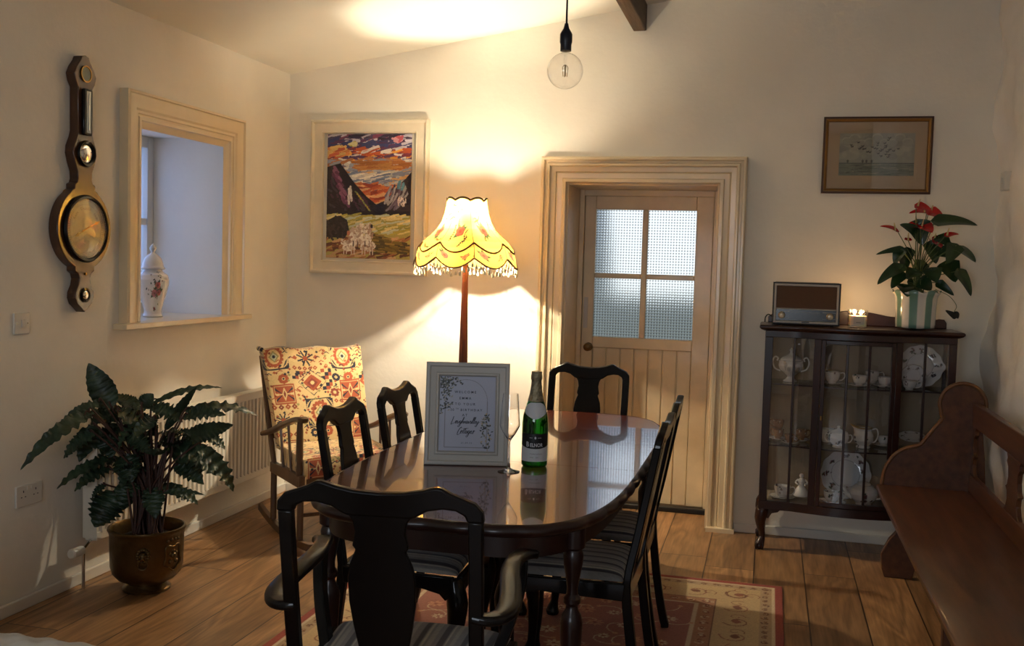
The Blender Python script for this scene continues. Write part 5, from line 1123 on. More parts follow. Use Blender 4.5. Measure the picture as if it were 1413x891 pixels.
# ================================================================== CHINA CABINET
CX0, CX1, CYF, CYB = -.014, .902, 5.352, 5.655
def bow(x): # front of the cabinet swells forward in the middle
    u = (x-.444)/.30; return CYF-(.050*cos(u*pi/2)**1.0 if abs(u) < 1 else 0)
def cbox(mb, x0, x1, z0, z1, d0, d1, n=None):
    "piece that follows the bowed front between depths d0..d1 behind it"
    n = n or max(1, int((x1-x0)/.03)); vs = []
    for i in range(n+1):
        x = x0+(x1-x0)*i/n; b = bow(x); vs += [(x, b+d0, z0), (x, b+d1, z0), (x, b+d1, z1), (x, b+d0, z1)]
    fs = [(4*i+a, 4*i+(a+1) % 4, 4*i+4+(a+1) % 4, 4*i+4+a) for i in range(n) for a in range(4)]+[(3, 2, 1, 0), (4*n, 4*n+1, 4*n+2, 4*n+3)]
    return mb.add(vs, fs)
def cabinet():
    t = thing('china_cabinet', 'glazed mahogany china cabinet on short carved legs against the back wall', 'cabinet', (0, 0, 0))
    zb, zt = .215, 1.142
    m = MB(); m.box(CX0, CYF+.03, zb, CX0+.018, CYF+.055, zt); m.box(CX0, CYB-.025, zb, CX0+.018, CYB, zt); m.box(CX0, CYF+.055, zb, CX0+.018, CYB-.025, zb+.05); m.box(CX0, CYF+.055, zt-.04, CX0+.018, CYB-.025, zt)
    m.build('side_frame', M_cab, t, bevel=.002)
    m = MB(); m.box(CX1-.018, CYF+.03, zb, CX1, CYF+.055, zt); m.box(CX1-.018, CYB-.025, zb, CX1, CYB, zt); m.box(CX1-.018, CYF+.055, zb, CX1, CYB-.025, zb+.05); m.box(CX1-.018, CYF+.055, zt-.04, CX1, CYB-.025, zt)
    m.build('side_frame', M_cab, t, bevel=.002)
    for x in (CX0+.008, CX1-.012): MB().box(x, CYF+.055, zb+.05, x+.003, CYB-.025, zt-.04).build('side_glass', M_clear, t, smooth=0)
    MB().box(CX0+.018, CYB-.008, zb, CX1-.018, CYB-.001, zt).build('back_panel', mat('faded_lining', c(150, 136, 116), .85, noise=.06), t)
    m = MB(); cbox(m, CX0+.018, CX1-.018, zb+.030, zb+.045, .022, .28); m.build('floor_panel', mat('faded_lining', c(150, 136, 116), .85), t, smooth=0)
    # top with moulded edge and low shaped gallery at the rear
    m = MB(); n = 30
    def ring(z, o): return [(x, bow(x)-o, z) for x in [CX0-o+(CX1-CX0+2*o)*i/n for i in range(n+1)]]+[(CX1+o, CYB+.012, z), (CX0-o, CYB+.012, z)]
    R = [ring(zt-.002, .004), ring(zt+.006, .022), ring(zt+.014, .030), ring(zt+.022, .030), ring(zt+.028, .024)]; N = len(R[0])
    m.add([p for r in R for p in r], [(i*N+k, i*N+(k+1) % N, (i+1)*N+(k+1) % N, (i+1)*N+k) for i in range(4) for k in range(N)]+[tuple(range(N-1, -1, -1)), tuple(4*N+k for k in range(N))])
    m.build('top', M_cab, t, bevel=.002, smooth=30)
    zt2 = zt+.028; P = [(CX0+.01, zt2), (CX0+.01, zt2+.030), (CX0+.03, zt2+.045), (CX0+.06, zt2+.042), (.08, zt2+.045), (.16, zt2+.052), (.30, zt2+.062), (.40, zt2+.075), (.46, zt2+.078), (.52, zt2+.070), (.60, zt2+.055), (.72, zt2+.045), (.82, zt2+.040), (CX1-.045, zt2+.050), (CX1-.02, zt2+.048), (CX1-.008, zt2+.030), (CX1-.008, zt2)]
    MB().prism(P, CYB-.004, CYB+.010, 'xz').build('gallery', M_cab, t, bevel=.003, smooth=40)
    # front frame of three bays; centre bay is the door
    for za, zc_ in ((zt-.034, zt), (zb, zb+.045)):
        m = MB(); cbox(m, CX0, CX1, za, zc_, 0, .022); m.build('front_rail', M_cab, t, bevel=.002)
    for xa, xb in ((CX0, .026), (.228, .262), (.620, .650), (.866, CX1)):
        m = MB(); cbox(m, xa, xb, zb+.045, zt-.034, 0, .022); m.build('stile', M_cab, t, bevel=.002)
    for x in (.133, .758):
        m = MB(); cbox(m, x-.006, x+.006, zb+.045, zt-.034, .003, .017, 1); m.build('glazing_bar', M_cab, t, bevel=.002)
    for xa, xb in ((.026, .228), (.650, .866)):
        m = MB(); cbox(m, xa, xb, zb+.045, zt-.034, .010, .012); m.build('glass', M_clear, t, smooth=0)
    m = MB(); cbox(m, .264, .284, zb+.047, zt-.036, -.002, .021); cbox(m, .598, .618, zb+.047, zt-.036, -.002, .021); cbox(m, .284, .598, zb+.047, zb+.070, -.002, .021); cbox(m, .284, .598, zt-.056, zt-.036, -.002, .021)
    d = m.build('door', M_cab, t, bevel=.002)
    for x in (.388, .494):
        m = MB(); cbox(m, x-.006, x+.006, zb+.07, zt-.056, .001, .015, 1); m.build('glazing_bar', M_cab, d, bevel=.002)
    m = MB(); cbox(m, .284, .598, zb+.07, zt-.056, .009, .011); m.build('glass', M_clear, d, smooth=0)
    m = MB(); m.box(.271, bow(.274)-.006, .70, .277, bow(.274)-.001, .722); m.build('keyhole_plate', M_brass, d, bevel=.001)
    for z in (.550, .868):
        m = MB(); cbox(m, CX0+.019, CX1-.019, z-.006, z, .030, .285); m.build('shelf', glassy('shelf_glass', (.72, .78, .74), .10), t, smooth=0)
        m = MB(); cbox(m, CX0+.019, CX1-.019, z-.0065, z+.0005, .026, .030); m.build('shelf_edge', M_cab, t, smooth=0)
    # cabriole legs with ball and claw feet
    for x, y, sx, sy in ((CX0+.024, CYF+.030, -1, -1), (CX1-.024, CYF+.030, 1, -1), (CX0+.024, CYB-.030, -1, 1), (CX1-.024, CYB-.030, 1, 1)):
        q = [(x, y, .222), (x+sx*.004, y+sy*.003, .20), (x+sx*.010, y+sy*.008, .165), (x+sx*.008, y+sy*.006, .125), (x+sx*.000, y, .090), (x-sx*.002, y-sy*.002, .065), (x+sx*.004, y+sy*.004, .045), (x+sx*.010, y+sy*.009, .026)]
        rr = [.028, .034, .030, .022, .0155, .0150, .020, .026]; P = catmull(q, 4); R2 = np.interp(np.linspace(0, 7, len(P)), range(8), rr)
        m = MB(); m.tube(P, R2, 12); m.build('leg', M_cab, t, smooth=60)
        f = MB(); f.ball((x+sx*.010, y+sy*.009, .020), .0235, 14, 8, (1, 1, .85))
        for k in range(4):
            a = radians(45+90*k); f.tube(catmull([(x+sx*.008+.016*cos(a), y+sy*.007+.016*sin(a), .046), (x+sx*.010+.026*cos(a), y+sy*.009+.026*sin(a), .026), (x+sx*.010+.020*cos(a), y+sy*.009+.020*sin(a), .004)], 4), .0055, 6)
        f.build('claw_foot', M_cab, t, smooth=60)
        m = MB(); P = [(0, .216), (.090, .216), (.075, .200), (.045, .192), (.030, .165), (0, .17)]
        if sy < 0: m.prism([(x-sx*(u), z) for u, z in P], y-.012, y+.008, 'xz'); m.build('bracket', M_cab, t, bevel=.002)
cabinet()
# ------------------------------------------------------------------ china inside the cabinet
SH = {'low': .2605, 'mid': .5505, 'top': .8685}
def blobs(w_, h_, seed, cols, n=6, size=.05, bg=c(222, 216, 208)):
    C = Canvas(w_, h_, bg); rd = random.Random(seed)
    for k in range(n):
        x, y = (k+.3*rd.random())/n, .35+.35*rd.random()
        for q in range(6): C.ell(x+rd.gauss(0, size*.5), y+rd.gauss(0, size*1.8), size*.35*rd.random()+.01, size*rd.random()+.02, rd.choice(cols))
    C.rect(0, .94, 1, 1, c(170, 140, 90)); return C
DKF = [c(60, 60, 66), c(96, 60, 66), c(70, 84, 64), c(120, 90, 80)]
def handle(mb, r, z0, z1, out, rr=.003, a=0):
    P = catmull([(r*.92, 0, z1), (r+out*.7, 0, z1+.004), (r+out, 0, (z0+z1)/2+.004), (r+out*.5, 0, z0+.004), (r*.85, 0, z0)], 5)
    mb.tube([(p[0]*cos(a)-p[1]*sin(a), p[0]*sin(a)+p[1]*cos(a), p[2]) for p in P], rr, 7)
def cup(name, label, x, y, z, r=.041, h=.056, group=None, gold=False, saucer=True, rot=-.3, seed=1):
    t = thing(name, label, 'cup and saucer' if saucer else 'cup', (x, y, z), rot, group)
    z0 = .008 if saucer else 0
    prof = [(.001, z0+.003), (r*.50, z0+.002), (r*.50, z0), (r*.54, z0+.001), (r*.52, z0+.006), (r*.78, z0+h*.28), (r*.92, z0+h*.6), (r, z0+h), (r*.96, z0+h), (r*.88, z0+h*.6), (r*.7, z0+h*.3), (r*.3, z0+.008), (.001, z0+.007)]
    Cv = blobs(72, 36, seed, DKF, 3, .035) if not gold else blobs(72, 36, seed, [c(120, 90, 70), c(210, 196, 180)], 6, .05, c(168, 130, 98))
    sheet_lathe('cup_body', prof, Cv, M_pc, t)
    m = MB(); handle(m, r, z0+h*.25, z0+h*.85, .022); m.build('handle', M_gilt if gold else M_china, t, smooth=60)
    if saucer:
        sp = [(.001, .002), (r*.55, .0), (r*.6, .0), (r*1.15, .006), (r*1.62, .013), (r*1.66, .015), (r*1.15, .0095), (r*.6, .005), (.001, .0045)]
        sheet_lathe('saucer', sp, blobs(72, 24, seed+5, DKF, 5, .03), M_pc, t)
    return t
CS = 'teacups on saucers in the cabinet'
# top shelf
t = thing('sugar_urn', 'pale two handled lidded china urn on top shelf behind the left cabinet glass', 'urn', (.121, 5.50, SH['top']))
prof = [(.001, .0), (.036, .0), (.038, .006), (.022, .016), (.016, .028), (.030, .040), (.054, .060), (.064, .085), (.060, .104), (.064, .110), (.056, .114), (.001, .114)]
sheet_lathe('urn_body', prof, blobs(96, 50, 4, [c(180, 174, 166), c(196, 180, 160)], 6, .05), M_pc, t)
MB().lathe([(.055, .112), (.056, .117), (.046, .128), (.030, .136), (.012, .146), (.006, .156), (.011, .166), (.003, .178), (.0006, .179)], 32).build('lid', M_china, t, smooth=60)
for s in (0, pi):
    m = MB(); P = catmull([(.052, 0, .055), (.080, 0, .068), (.092, 0, .100), (.082, 0, .128), (.066, 0, .122), (.070, 0, .108)], 5); m.tube([(p[0]*cos(s), 0, p[2]) for p in P], .0045, 8); m.build('handle', M_china, t, smooth=60)
cup('teacup', 'flowered teacup on saucer, leftmost on the top shelf behind the middle glass', .330, 5.470, SH['top'], .040, .060, CS, seed=2, rot=.1)
cup('teacup', 'flowered teacup on saucer, second from left on the top shelf behind the middle glass', .460, 5.430, SH['top'], .037, .052, CS, seed=3, rot=.0)
cup('teacup', 'flowered teacup standing at the rear of the top shelf behind the middle glass', .535, 5.575, SH['top'], .036, .064, CS, seed=4, rot=.1)
cup('teacup', 'flowered teacup on saucer, rightmost on the top shelf behind the middle glass', .583, 5.450, SH['top'], .034, .048, CS, seed=5, rot=-.1)
def plate_(name, label, x, y, z, r, lean=14, seed=1, tabs=False, pn=9, rzz=0):
    t = thing(name, label, 'plate', (x, y, z), rzz); C = Canvas(120, 40, c(212, 212, 214)); rd = random.Random(seed)
    for k in range(pn):
        x_ = (k+.25*rd.random())/pn
        for q in range(9): C.ell(x_+rd.gauss(0, .012), .72+rd.gauss(0, .07), .010, .035, rd.choice(DKF))
    C.rect(0, .55, 1, .57, c(150, 150, 156)); C.rect(0, .97, 1, 1, c(160, 150, 130))
    def fn(U, V):
        A = 2*pi*U; k = 1+.018*np.cos(A*12)*V
        if tabs: k = k+.10*V*(np.exp(-((A-0)/.22)**2)+np.exp(-((A-2*pi)/.22)**2)+np.exp(-((A-pi)/.22)**2))
        rr = r*V*k; d = .016*np.clip((V-.55)/.45, 0, 1)**1.3; X = rr*np.cos(A); Yp = rr*np.sin(A)
        L = radians(lean); return X, Yp*sin(L)-d*cos(L), r+Yp*cos(L)+d*sin(L)*0
    sheet('dish', C, fn, M_pc, t, wrap=True, thick=.003, off=0); return t
plate_('cake_plate', 'large flowered cake plate with tab handles standing on top shelf behind right glass', .765, 5.575, SH['top'], .110, 12, 3, True)
t = cup('teacup', 'small flowered cup in front of the large plate behind the right glass', .700, 5.430, SH['top'], .036, .046, None, saucer=False, seed=8)
plate_('side_plate', 'small flowered plate leaning in front of the large cake plate behind right glass', .725, 5.50, SH['top'], .062, 18, 7, False, 6)
# middle shelf
GS = 'gilded coffee cups in the cabinet'
cup('coffee_cup', 'gilded coffee cup, lower one of the stacked pair on the middle shelf', .072, 5.535, SH['mid'], .029, .050, GS, True, True, rot=2.5, seed=2)
cup('coffee_cup', 'gilded coffee cup, upper one of the stacked pair on the middle shelf', .072, 5.535, SH['mid']+.0585, .029, .050, GS, True, False, rot=2.7, seed=3)
cup('coffee_cup', 'gilded coffee cup on its saucer in front on the middle shelf behind left glass', .132, 5.425, SH['mid'], .029, .044, GS, True, rot=-.4, seed=4)
cup('coffee_cup', 'gilded coffee cup near the stile at the right of the left cabinet glass', .190, 5.54, SH['mid'], .029, .056, GS, True, rot=.4, seed=6)
cup('teacup', 'flowered china cup at the rear left of the middle shelf behind middle glass', .322, 5.570, SH['mid'], .045, .072, None, saucer=False, seed=11, rot=.2)
t = thing('sugar_bowl', 'flowered lidded two handled sugar bowl on the middle shelf behind the middle glass', 'sugar bowl', (.370, 5.425, SH['mid']))
sheet_lathe('bowl', [(.001, 0), (.028, 0), (.030, .005), (.024, .012), (.046, .030), (.054, .052), (.050, .072), (.046, .078), (.001, .078)], blobs(80, 40, 9, DKF, 4, .045), M_pc, t)
MB().lathe([(.046, .076), (.047, .080), (.032, .090), (.010, .096), (.006, .102), (.009, .110), (.0006, .114)], 28).build('lid', M_china, t, smooth=60)
for s in (0, pi): m = MB(); handle(m, .048, .028, .064, .020, .0035, s); m.build('handle', M_china, t, smooth=60)
t = thing('milk_jug', 'flowered milk jug with wide lip on the middle shelf behind the middle glass', 'jug', (.496, 5.470, SH['mid']), .2)
def jugf(U, V, prof=np.array([(.001, 0), (.034, .0), (.036, .006), (.030, .014), (.050, .040), (.050, .066), (.038, .090), (.044, .108)])):
    s_ = np.r_[0, np.cumsum(np.hypot(*np.diff(prof, axis=0).T))]; s_ /= s_[-1]; A = 2*pi*U; r = np.interp(V, s_, prof[:, 0]); z = np.interp(V, s_, prof[:, 1])
    lip = np.clip((V-.75)/.25, 0, 1)*np.exp(-((A-pi)/.5)**2); return (r+.026*lip)*np.cos(A), r*np.sin(A), z+.014*lip
sheet('jug_body', blobs(80, 50, 12, DKF, 4, .05), jugf, M_pc, t, wrap=True, thick=.003)
m = MB(); handle(m, .046, .030, .096, .028, .004, 0); m.build('handle', M_china, t, smooth=60)
cup('teacup', 'flowered teacup on saucer, right end of the middle shelf behind the middle glass', .603, 5.555, SH['mid'], .030, .046, CS, seed=14, rot=.3)
plate_('side_plate', 'pale plate lying low at the right of the middle shelf behind right glass', .735, 5.50, SH['mid'], .07, 75, 15, False, 6)
# bottom
cup('teacup', 'flowered teacup on saucer in the bottom left corner of the cabinet', .104, 5.440, SH['low'], .042, .060, CS, seed=21, rot=.0)
t = thing('figurine', 'small white china figurine of a lady at bottom shelf beside the teacup', 'figurine', (.203, 5.545, SH['low']))
MB().lathe([(.001, 0), (.040, 0), (.042, .006), (.038, .018), (.028, .035), (.014, .055), (.012, .062), (.018, .072), (.020, .082), (.012, .092), (.006, .097), (.001, .098)], 18).build('skirt', M_china, t, smooth=50)
MB().ball((0, 0, .106), .0125, 14, 10).build('head', M_china, t)
m = MB()
for s in (-1, 1): m.tube(catmull([(s*.018, 0, .086), (s*.030, -.008, .070), (s*.016, -.022, .062)], 4), .005, 7)
m.build('arms', M_china, t)
plate_('dinner_plate', 'large flowered plate standing at the rear of the bottom shelf behind middle glass', .425, 5.580, SH['low'], .128, 13, 22, False, 8)
cup('teacup', 'flowered teacup on saucer in front of the large plate on bottom shelf', .352, 5.410, SH['low'], .044, .058, CS, seed=24, rot=.1)
t = thing('teapot', 'round flowered china teapot on the bottom shelf behind the middle glass', 'teapot', (.508, 5.440, SH['low']), pi)
sheet_lathe('teapot_body', [(.001, 0), (.036, 0), (.040, .006), (.038, .012), (.062, .035), (.070, .060), (.064, .085), (.042, .104), (.030, .108), (.001, .108)], blobs(96, 50, 31, DKF, 4, .05), M_pc, t)
MB().lathe([(.034, .107), (.034, .111), (.020, .120), (.007, .124), (.006, .130), (.010, .138), (.0006, .142)], 24).build('lid', M_china, t, smooth=60)
m = MB(); m.tube(catmull([(.055, 0, .040), (.082, 0, .052), (.094, 0, .078), (.108, 0, .098)], 5), np.linspace(.016, .007, 16), 12); m.build('spout', M_china, t, smooth=60)
m = MB(); handle(m, .064, .035, .088, .034, .005, pi); m.build('handle', M_china, t, smooth=60)

# ================================================================== ON TOP OF THE CABINET
CT = 1.1705
def radio():
    t = thing('vintage_radio', 'old cream and brown valve radio with two knobs on the cabinet top', 'radio', (.182, 5.43, CT+.004), radians(-2))
    w, h, d = .334, .218, .13; M_rc = mat('radio_cream', c(176, 164, 144), .4, noise=.08)
    M_rb = mat('radio_brown_case', c(70, 50, 38), .4, noise=.3)
    MB().prism([(-w/2+.012, 0), (w/2-.012, 0), (w/2-.002, .01), (w/2, h-.012), (w/2-.010, h), (-w/2+.010, h), (-w/2, h-.012), (-w/2+.002, .01)], -d/2+.008, d/2, 'xz').build('case', M_rc, t, bevel=.004)
    m = MB(); moulding(m, -w/2+.001, .001, w/2-.001, h-.002, [(0, .0), (0, .008), (.004, .012), (.006, .012), (.008, .006)], lambda x, z, p: (x, -d/2+.008-p, z)); m.build('black_trim', M_black, t, smooth=20)
    m = MB(); moulding(m, -w/2+.009, .009, w/2-.009, h-.009, [(0, .004), (0, .012), (.010, .012), (.012, .004)], lambda x, z, p: (x, -d/2+.008-p, z)); m.build('bezel', M_rc, t, smooth=20)
    m = MB(); x = -w/2+.021
    while x < w/2-.022: m.box(x, -d/2-.001, .085, x+.0032, -d/2+.008, h-.021); x += .0046
    m.box(-w/2+.02, -d/2+.002, .085, w/2-.02, -d/2+.008, h-.02); m.build('speaker_grille', mat('speaker_cloth', c(104, 72, 46), .7), t, smooth=0)
    MB().box(-w/2+.021, -d/2-.003, .078, w/2-.021, -d/2+.006, .083).build('divider', M_rc, t, bevel=.001)
    m = MB(); m.box(-w/2+.021, -d/2-.001, .022, w/2-.021, -d/2+.006, .078); m.build('dial_scale', mat('radio_dial', c(44, 40, 36), .2, noise=.4, nscale=60), t)
    m = MB()
    for z in (.034, .066): m.box(-w/2+.022, -d/2-.0018, z, -w/2+.085, -d/2-.0008, z+.0016); m.box(w/2-.085, -d/2-.0018, z, w/2-.022, -d/2-.0008, z+.0016)
    m.box(-.07, -d/2-.0018, .064, .07, -d/2-.0008, .065)
    m.build('dial_lines', M_rc, t, smooth=0)
    for x in (-.118, .118): MB().lathe([(.017, 0), (.018, .010), (.015, .014), (.010, .013), (.009, .017), (.0005, .018)], 24, fn=lambda q, x=x: (x+q[0], -d/2-.001-q[2], .048+q[1])).build('knob', mat('radio_knob', c(170, 152, 124), .3, metal=.5), t, smooth=30)
    MB().box(-.018, -d/2-.0055, .0125, .018, -d/2-.0035, .0175).build('badge', M_black, t)
    MB().tube(catmull([(-w/2+.0, .02, .035), (-w/2-.020, .02, .045), (-w/2-.034, .02, .030), (-w/2-.036, .02, .004)], 4), .0035, 6).build('cable', M_black, t)
    for sx in (-1, 1):
        for sy in (-1, 1): MB().lathe([(.008, -.004), (.008, .001)], 12, (sx*.13, sy*.045, 0)).build('foot', M_black, t)
radio()
def candle():
    t = thing('jar_candle', 'lit cream candle in a square glass jar with paper label on the cabinet top', 'candle', (.437, 5.44, CT), radians(3))
    def sq(r, z, k=24, p=5): return [(r*(abs(cos(a))**(2/p))*(1 if cos(a) > 0 else -1), r*(abs(sin(a))**(2/p))*(1 if sin(a) > 0 else -1), z) for a in [2*pi*i/k for i in range(k)]]
    R = [sq(.040, 0), sq(.046, .004), sq(.047, .090), sq(.045, .090), sq(.044, .070), sq(.042, .010)]; N = 24; m = MB()
    m.add([p for r in R for p in r], [(i*N+k, i*N+(k+1) % N, (i+1)*N+(k+1) % N, (i+1)*N+k) for i in range(5) for k in range(N)]+[tuple(range(N-1, -1, -1)), tuple(5*N+k for k in range(N))]); m.build('glass_jar', M_clear, t, smooth=50)
    R = [sq(.0425, .008), sq(.0425, .060)]; m = MB(); m.add([p for r in R for p in r], [(k, (k+1) % N, N+(k+1) % N, N+k) for k in range(N)]+[tuple(range(N-1, -1, -1)), tuple(N+k for k in range(N))])
    wx = mat('candle_wax', c(240, 220, 190), .5); wx.node_tree.nodes['Principled BSDF'].inputs['Subsurface Weight'].default_value = .6; wx.node_tree.nodes['Principled BSDF'].inputs['Subsurface Radius'].default_value = (.05, .03, .015)
    m.build('wax', wx, t, smooth=50)
    lb = MB(); lb.box(-.026, -.0482, .016, .026, -.0476, .056).build('label', mat('candle_label', c(206, 190, 170), .6), t, smooth=0)
    MB().box(-.012, -.0488, .026, .010, -.0482, .0285).build('label_print', mat('dark_print', c(50, 50, 60), .6), t, smooth=0)
    for x in (-.016, .016):
        w_ = MB(); w_.tube([(x, 0, .060), (x, 0, .068)], .001, 5); w_.build('wick', M_black, t)
        f = MB(); f.lathe([(.0005, .064), (.0055, .070), (.0065, .076), (.003, .086), (.0004, .092)], 10, (x, 0, 0)); f.build('flame', mat('flame', (1, .8, .5), .5, emit=(1, .62, .22), estr=22), t)
    l = bpy.data.lights.new('candle_light', 'POINT'); l.energy = 1.3; l.color = (1, .62, .30); l.shadow_soft_size = .006
    link(bpy.data.objects.new('candle_light', l), t, (0, 0, .082))
candle()
ANT = [(0.06, -0.051, 1.714, 0.256, -0.065, 1.696, 0.067, 2), (-0.012, 0.004, 1.715, 0.017, 0.013, 1.596, 0.081, 1), (-0.023, -0.039, 1.663, -0.099, -0.025, 1.697, 0.051, 0), (-0.076, -0.003, 1.574, -0.204, -0.007, 1.543, 0.027, 1), (-0.087, -0.005, 1.574, -0.112, -0, 1.495, 0.047, 1), (-0.052, 0.014, 1.575, -0.058, 0.013, 1.465, 0.068, 1), (-0.079, -0.034, 1.488, -0.197, -0.083, 1.392, 0.061, 1), (-0.074, -0.034, 1.453, -0.128, -0.065, 1.374, 0.053, 1), (0.156, -0.022, 1.591, 0.246, -0.117, 1.514, 0.075, 1), (0.135, -0.001, 1.514, 0.175, -0.028, 1.415, 0.081, 1), (0.186, -0.024, 1.473, 0.248, -0.037, 1.348, 0.053, 1), (0.101, 0.031, 1.412, 0.178, 0.015, 1.348, 0.034, 1), (-0.067, -0.032, 1.395, -0.056, -0.111, 1.336, 0.072, 1), (0.093, 0.007, 1.644, 0.138, -0.047, 1.59, 0.051, 1), (0.111, 0.011, 1.583, 0.174, -0.015, 1.538, 0.073, 1), (0.014, -0.014, 1.425, 0.069, -0.003, 1.372, 0.068, 1), (-0.012, -0.03, 1.471, -0.059, -0.079, 1.423, 0.06, 1), (0.06, -0.029, 1.48, 0.08, -0.065, 1.412, 0.068, 1), (0.062, 0.033, 1.613, 0.093, 0.059, 1.505, 0.06, 1), (0.03, 0.028, 1.511, -0.01, 0.035, 1.439, 0.06, 1), (0.162, -0.071, 1.597, 0.116, -0.119, 1.505, 0.06, 1), (-0.041, 0.006, 1.407, 0.024, 0.041, 1.378, 0.051, 1)]
FLO = [(-0.025, -0.01, 1.795, 0.049, -0.032, 1.761, 0.044, 0), (0.033, 0.031, 1.764, -0.057, -0.003, 1.753, 0.034, 0), (0.042, 0.02, 1.771, 0.112, 0.005, 1.725, 0.055, 0), (-0.012, 0.004, 1.707, -0.062, 0.011, 1.695, 0.029, 0), (0.002, -0.002, 1.696, 0.046, -0.09, 1.655, 0.068, 0), (0.02, 0.037, 1.659, 0.062, 0.087, 1.622, 0.051, 0), (-0.1, 0.047, 1.666, -0.19, 0.015, 1.687, 0.029, 0), (0.065, 0.005, 1.632, 0.117, 0.022, 1.579, 0.044, 0), (0.112, -0.059, 1.644, 0.178, -0.041, 1.652, 0.027, 0), (-0.056, -0.035, 1.616, -0.058, 0.017, 1.633, 0.026, 0)]

def anthurium():
    t = thing('flowering_plant', 'red flowering anthurium with glossy green leaves in a striped pot on the cabinet', 'potted plant', (.715, 5.46, CT))
    n = 16; C = Canvas(128, 12, c(224, 218, 206))
    for k in range(8): C.rect((k+.5)/8-.034, 0, (k+.5)/8+.034, 1, c(104, 140, 124))
    def pf(U, V):
        A = 2*pi*U+.95; ss = V; r = np.interp(ss, [0, .02, .05, .5, .85, 1.0], [.02, .088, .094, .096, .100, .116]); z = np.interp(ss, [0, .02, .05, .5, .85, 1.0], [0, 0, .004, .095, .165, .192])
        r = r*(1+.012*np.abs(np.cos(A*4-.95*4))); z = z+np.clip((ss-.9)/.1, 0, 1)*.008*np.cos(8*(A-.95)+pi); return r*np.cos(A), r*np.sin(A), z
    p = sheet('pot', C, pf, painted('striped_glazed_pot', .12, coat=.6), t, wrap=True, thick=.005)
    MB().lathe([(.092, .150), (.06, .158), (.002, .160)], 24, cap=False).build('soil', mat('potting_soil', c(34, 26, 20), .95), t)
    ml = mat('glossy_green_leaf', c(34, 62, 32), .30, noise=.35, nscale=22, coat=.3); ms = mat('green_stem', c(84, 100, 56), .5)
    m = MB(); st = MB(); rd = random.Random(6)
    for (bx, by, bz, tx, ty, tz, w, k) in ANT:
        b, tp = v3((bx, by, bz-CT)), v3((tx, ty, tz-CT)); tv = tp-b
        leaf(m, b, tp, w*1.45, .10, n=14, heart=True, tilt=(.1+.45*rd.uniform(-1, 1), -.75, .55+.35*rd.uniform(-1, 1)))
        g = v3((.03*rd.uniform(-1, 1), .03*rd.uniform(-1, 1), .155)); P = catmull([g, (g+b)/2+v3((-b[0]*.2, -b[1]*.2, .03)), b], 6); st.tube(P, .0024, 6)
    m.build('foliage', ml, t, smooth=80); st.build('stems', ms, t, smooth=60)
    mr = mat('red_spathe', c(186, 22, 26), .22, coat=.5)
    for i, (bx, by, bz, tx, ty, tz, w, k) in enumerate(FLO):
        b, tp = v3((bx, by, bz-CT)), v3((tx, ty, tz-CT)); m = MB(); leaf(m, b, tp, w*1.45, .12, n=12, heart=True, tilt=(.1*rd.uniform(-1, 1), -.6, .7)); o = m.build('flower', mr, t, smooth=80)
        s = MB(); d = (tp-b); nrm = v3((0, -.3, 1)); s.tube([b+d*.12, b+d*.16+nrm*.018, b+d*.22+nrm*.036], [.0045, .004, .002], 8); s.build('spadix', mat('spadix', c(214, 190, 130), .6), o)
        st = MB(); g = v3((.02*rd.uniform(-1, 1), .02*rd.uniform(-1, 1), .155)); st.tube(catmull([g, (g+b)/2+v3((-b[0]*.2, 0, .03)), b], 6), .0022, 6); st.build('flower_stem', ms, t, smooth=60)
    m = MB(); P = catmull([(.085, -.011, .207), (.150, -.019, .175), (.185, -.024, .13), (.178, -.023, .10)], 6); m.tube(P, .0015, 5); m.build('trailing_stem', ms, t)
    m = MB(); leaf(m, (.188, -.024, .072), (.136, -.018, .104), .034, .1, n=10, heart=True, side=(.2, .1, .9)); leaf(m, (.178, -.023, .10), (.196, -.03, .064), .03, .1, n=10, side=(.8, .1, .3)); m.build('withered_leaf', mat('withered_leaf', c(36, 34, 26), .7), t, smooth=80)
anthurium()

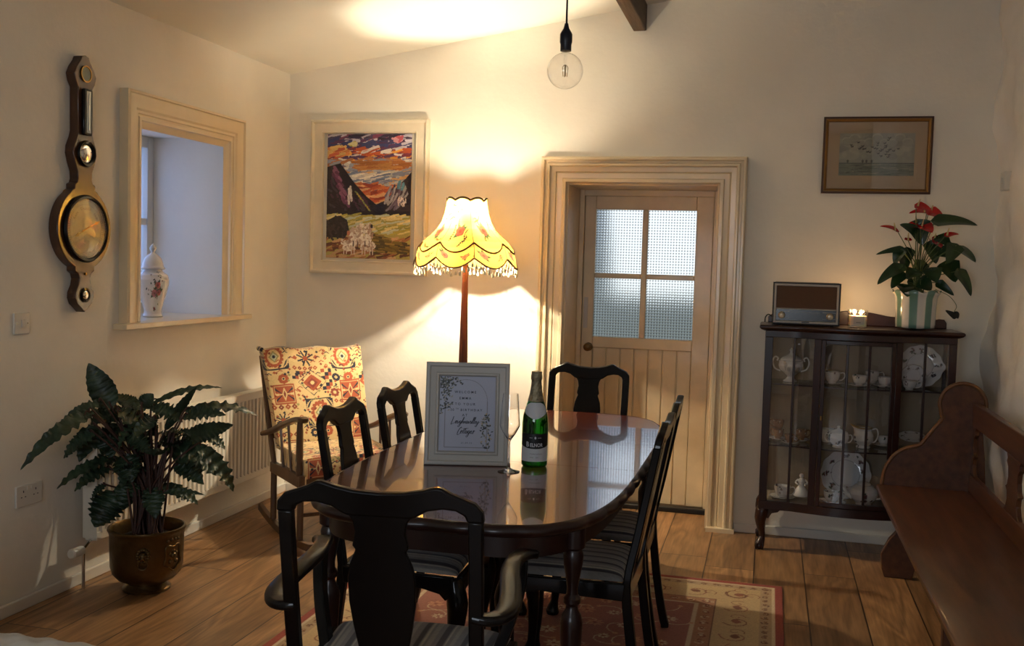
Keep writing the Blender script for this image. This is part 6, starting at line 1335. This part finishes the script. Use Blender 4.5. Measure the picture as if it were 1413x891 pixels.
# ================================================================== PEW
def pew():
    t = thing('pew', 'long varnished wooden pew with scrolled end along the right wall', 'pew', (0, 0, 0))
    y0, y1 = 2.32, 5.075; zs = .448
    m = MB(); m.prism([(.532, zs-.034), (.526, zs-.020), (.528, zs-.006), (.538, zs), (.935, zs-.004), (.935, zs-.034)], y0, y1-.004, 'xz'); m.build('seat', M_pew, t, bevel=.003, smooth=40)
    # ends: scrolled profile with raised bead round the edge
    front = [(.553, zs+.002), (.556, .490), (.566, .530), (.585, .568), (.612, .602), (.650, .628), (.690, .640), (.716, .650), (.740, .684), (.775, .735), (.806, .778), (.800, .800), (.795, .830)]
    circ = [(.892+.101*cos(radians(a)), .848+.101*sin(radians(a))) for a in range(188, -41, -12)]
    rear = [(.985, .72), (1.0, .60), (1.01, .45), (1.015, 0), (.93, 0), (.915, .05), (.87, .085), (.81, .10), (.76, .085), (.722, .05), (.708, 0), (.585, 0), (.572, .04), (.566, .11), (.600, .185), (.640, .235), (.660, .30), (.655, .38), (.600, zs-.034), (.553, zs-.034)]
    out = front+circ+rear
    for k, (ya, yb_) in enumerate(((y1, y1+.040), (y0-.04, y0))):
        e = MB(); e.prism(out, ya, yb_, 'xz'); e = e.build('pew_end', M_pew, t, bevel=.004, smooth=40)
        P = [(x, ya-.002 if k == 0 else yb_+.002, z) for x, z in front+circ]; b = MB(); b.tube(catmull([P[i] for i in range(len(P))], 2), (.011, .009), 8); b.build('bead', mat('pew_worn_edge', c(124, 84, 50), .45, noise=.3, nscale=12), e, smooth=60)
    # back: rails, shaped uprights and scalloped brackets
    MB().box(.935, y0, zs-.030, .960, y1, .528).build('lower_rail', M_pew, t, bevel=.004)
    m = MB(); m.hexa([(.938, y0, .752), (.962, y0, .752), (.962, y1, .752), (.938, y1, .752)], [(.934, y0, .862), (.966, y0, .862), (.966, y1, .862), (.934, y1, .862)]); m.build('top_rail', M_pew, t, bevel=.004)
    def scal(yc, s):
        base = [(0, .528), (.085, .528), (.060, .545), (.042, .575), (.050, .605), (.078, .620), (.050, .632), (.036, .665), (.044, .700), (.074, .720), (.062, .735), (.080, .752), (0, .752)]
        return [(yc+s*a, z) for a, z in base]
    MB().prism(scal(y1, -1), .940, .958, 'yz').build('scalloped_bracket', M_pew, t, bevel=.003, smooth=30)
    MB().prism(scal(y0, 1), .940, .958, 'yz').build('scalloped_bracket', M_pew, t, bevel=.003, smooth=30)
    for yc in (4.255, 3.37):
        a = scal(yc+.04, 1); b = scal(yc-.04, -1); MB().prism(a+b[::-1], .940, .958, 'yz').build('back_upright', M_pew, t, bevel=.003, smooth=30)
    MB().prism([(.575, 0), (.95, 0), (.95, zs-.034), (.548, zs-.034), (.552, .30), (.60, .22), (.575, .10)], 3.25, 3.29, 'xz').build('support', M_pew, t, bevel=.003, smooth=30)
pew()

# ================================================================== BED CORNER
t = thing('bed', 'corner of a bed with a pale quilted cover at the lower left of the picture', 'bed', (0, 0, 0))
C = Canvas(180, 150, c(196, 190, 180))
def quilt(U, V):
    X = -2.80+1.72*U; Y = -.10+2.02*V; q = np.abs(np.sin((X*1.0+Y)*pi/.085))*np.abs(np.sin((X-Y)*pi/.085))
    e = np.minimum(1, np.minimum(np.minimum(U, 1-U), 1-V)*26); return X, Y, .562+.030*e**.5+.010*q**.5
sheet('quilt', C, quilt, painted('quilted_cotton', .9, sheen=.3), t)
MB().box(-2.80, -.10, .30, -1.08, 1.92, .5619).build('mattress', mat('mattress_fabric', c(206, 200, 190), .9), t, bevel=.02)
MB().box(-2.78, -.08, .12, -1.10, 1.90, .30).build('bed_base', mat('bed_base_fabric', c(130, 124, 116), .9), t, bevel=.01)
for x in (-2.7, -1.18):
    for y in (0, 1.8): MB().lathe([(.02, 0), (.03, .12)], 12, (x, y, 0)).build('leg', M_dark, t)
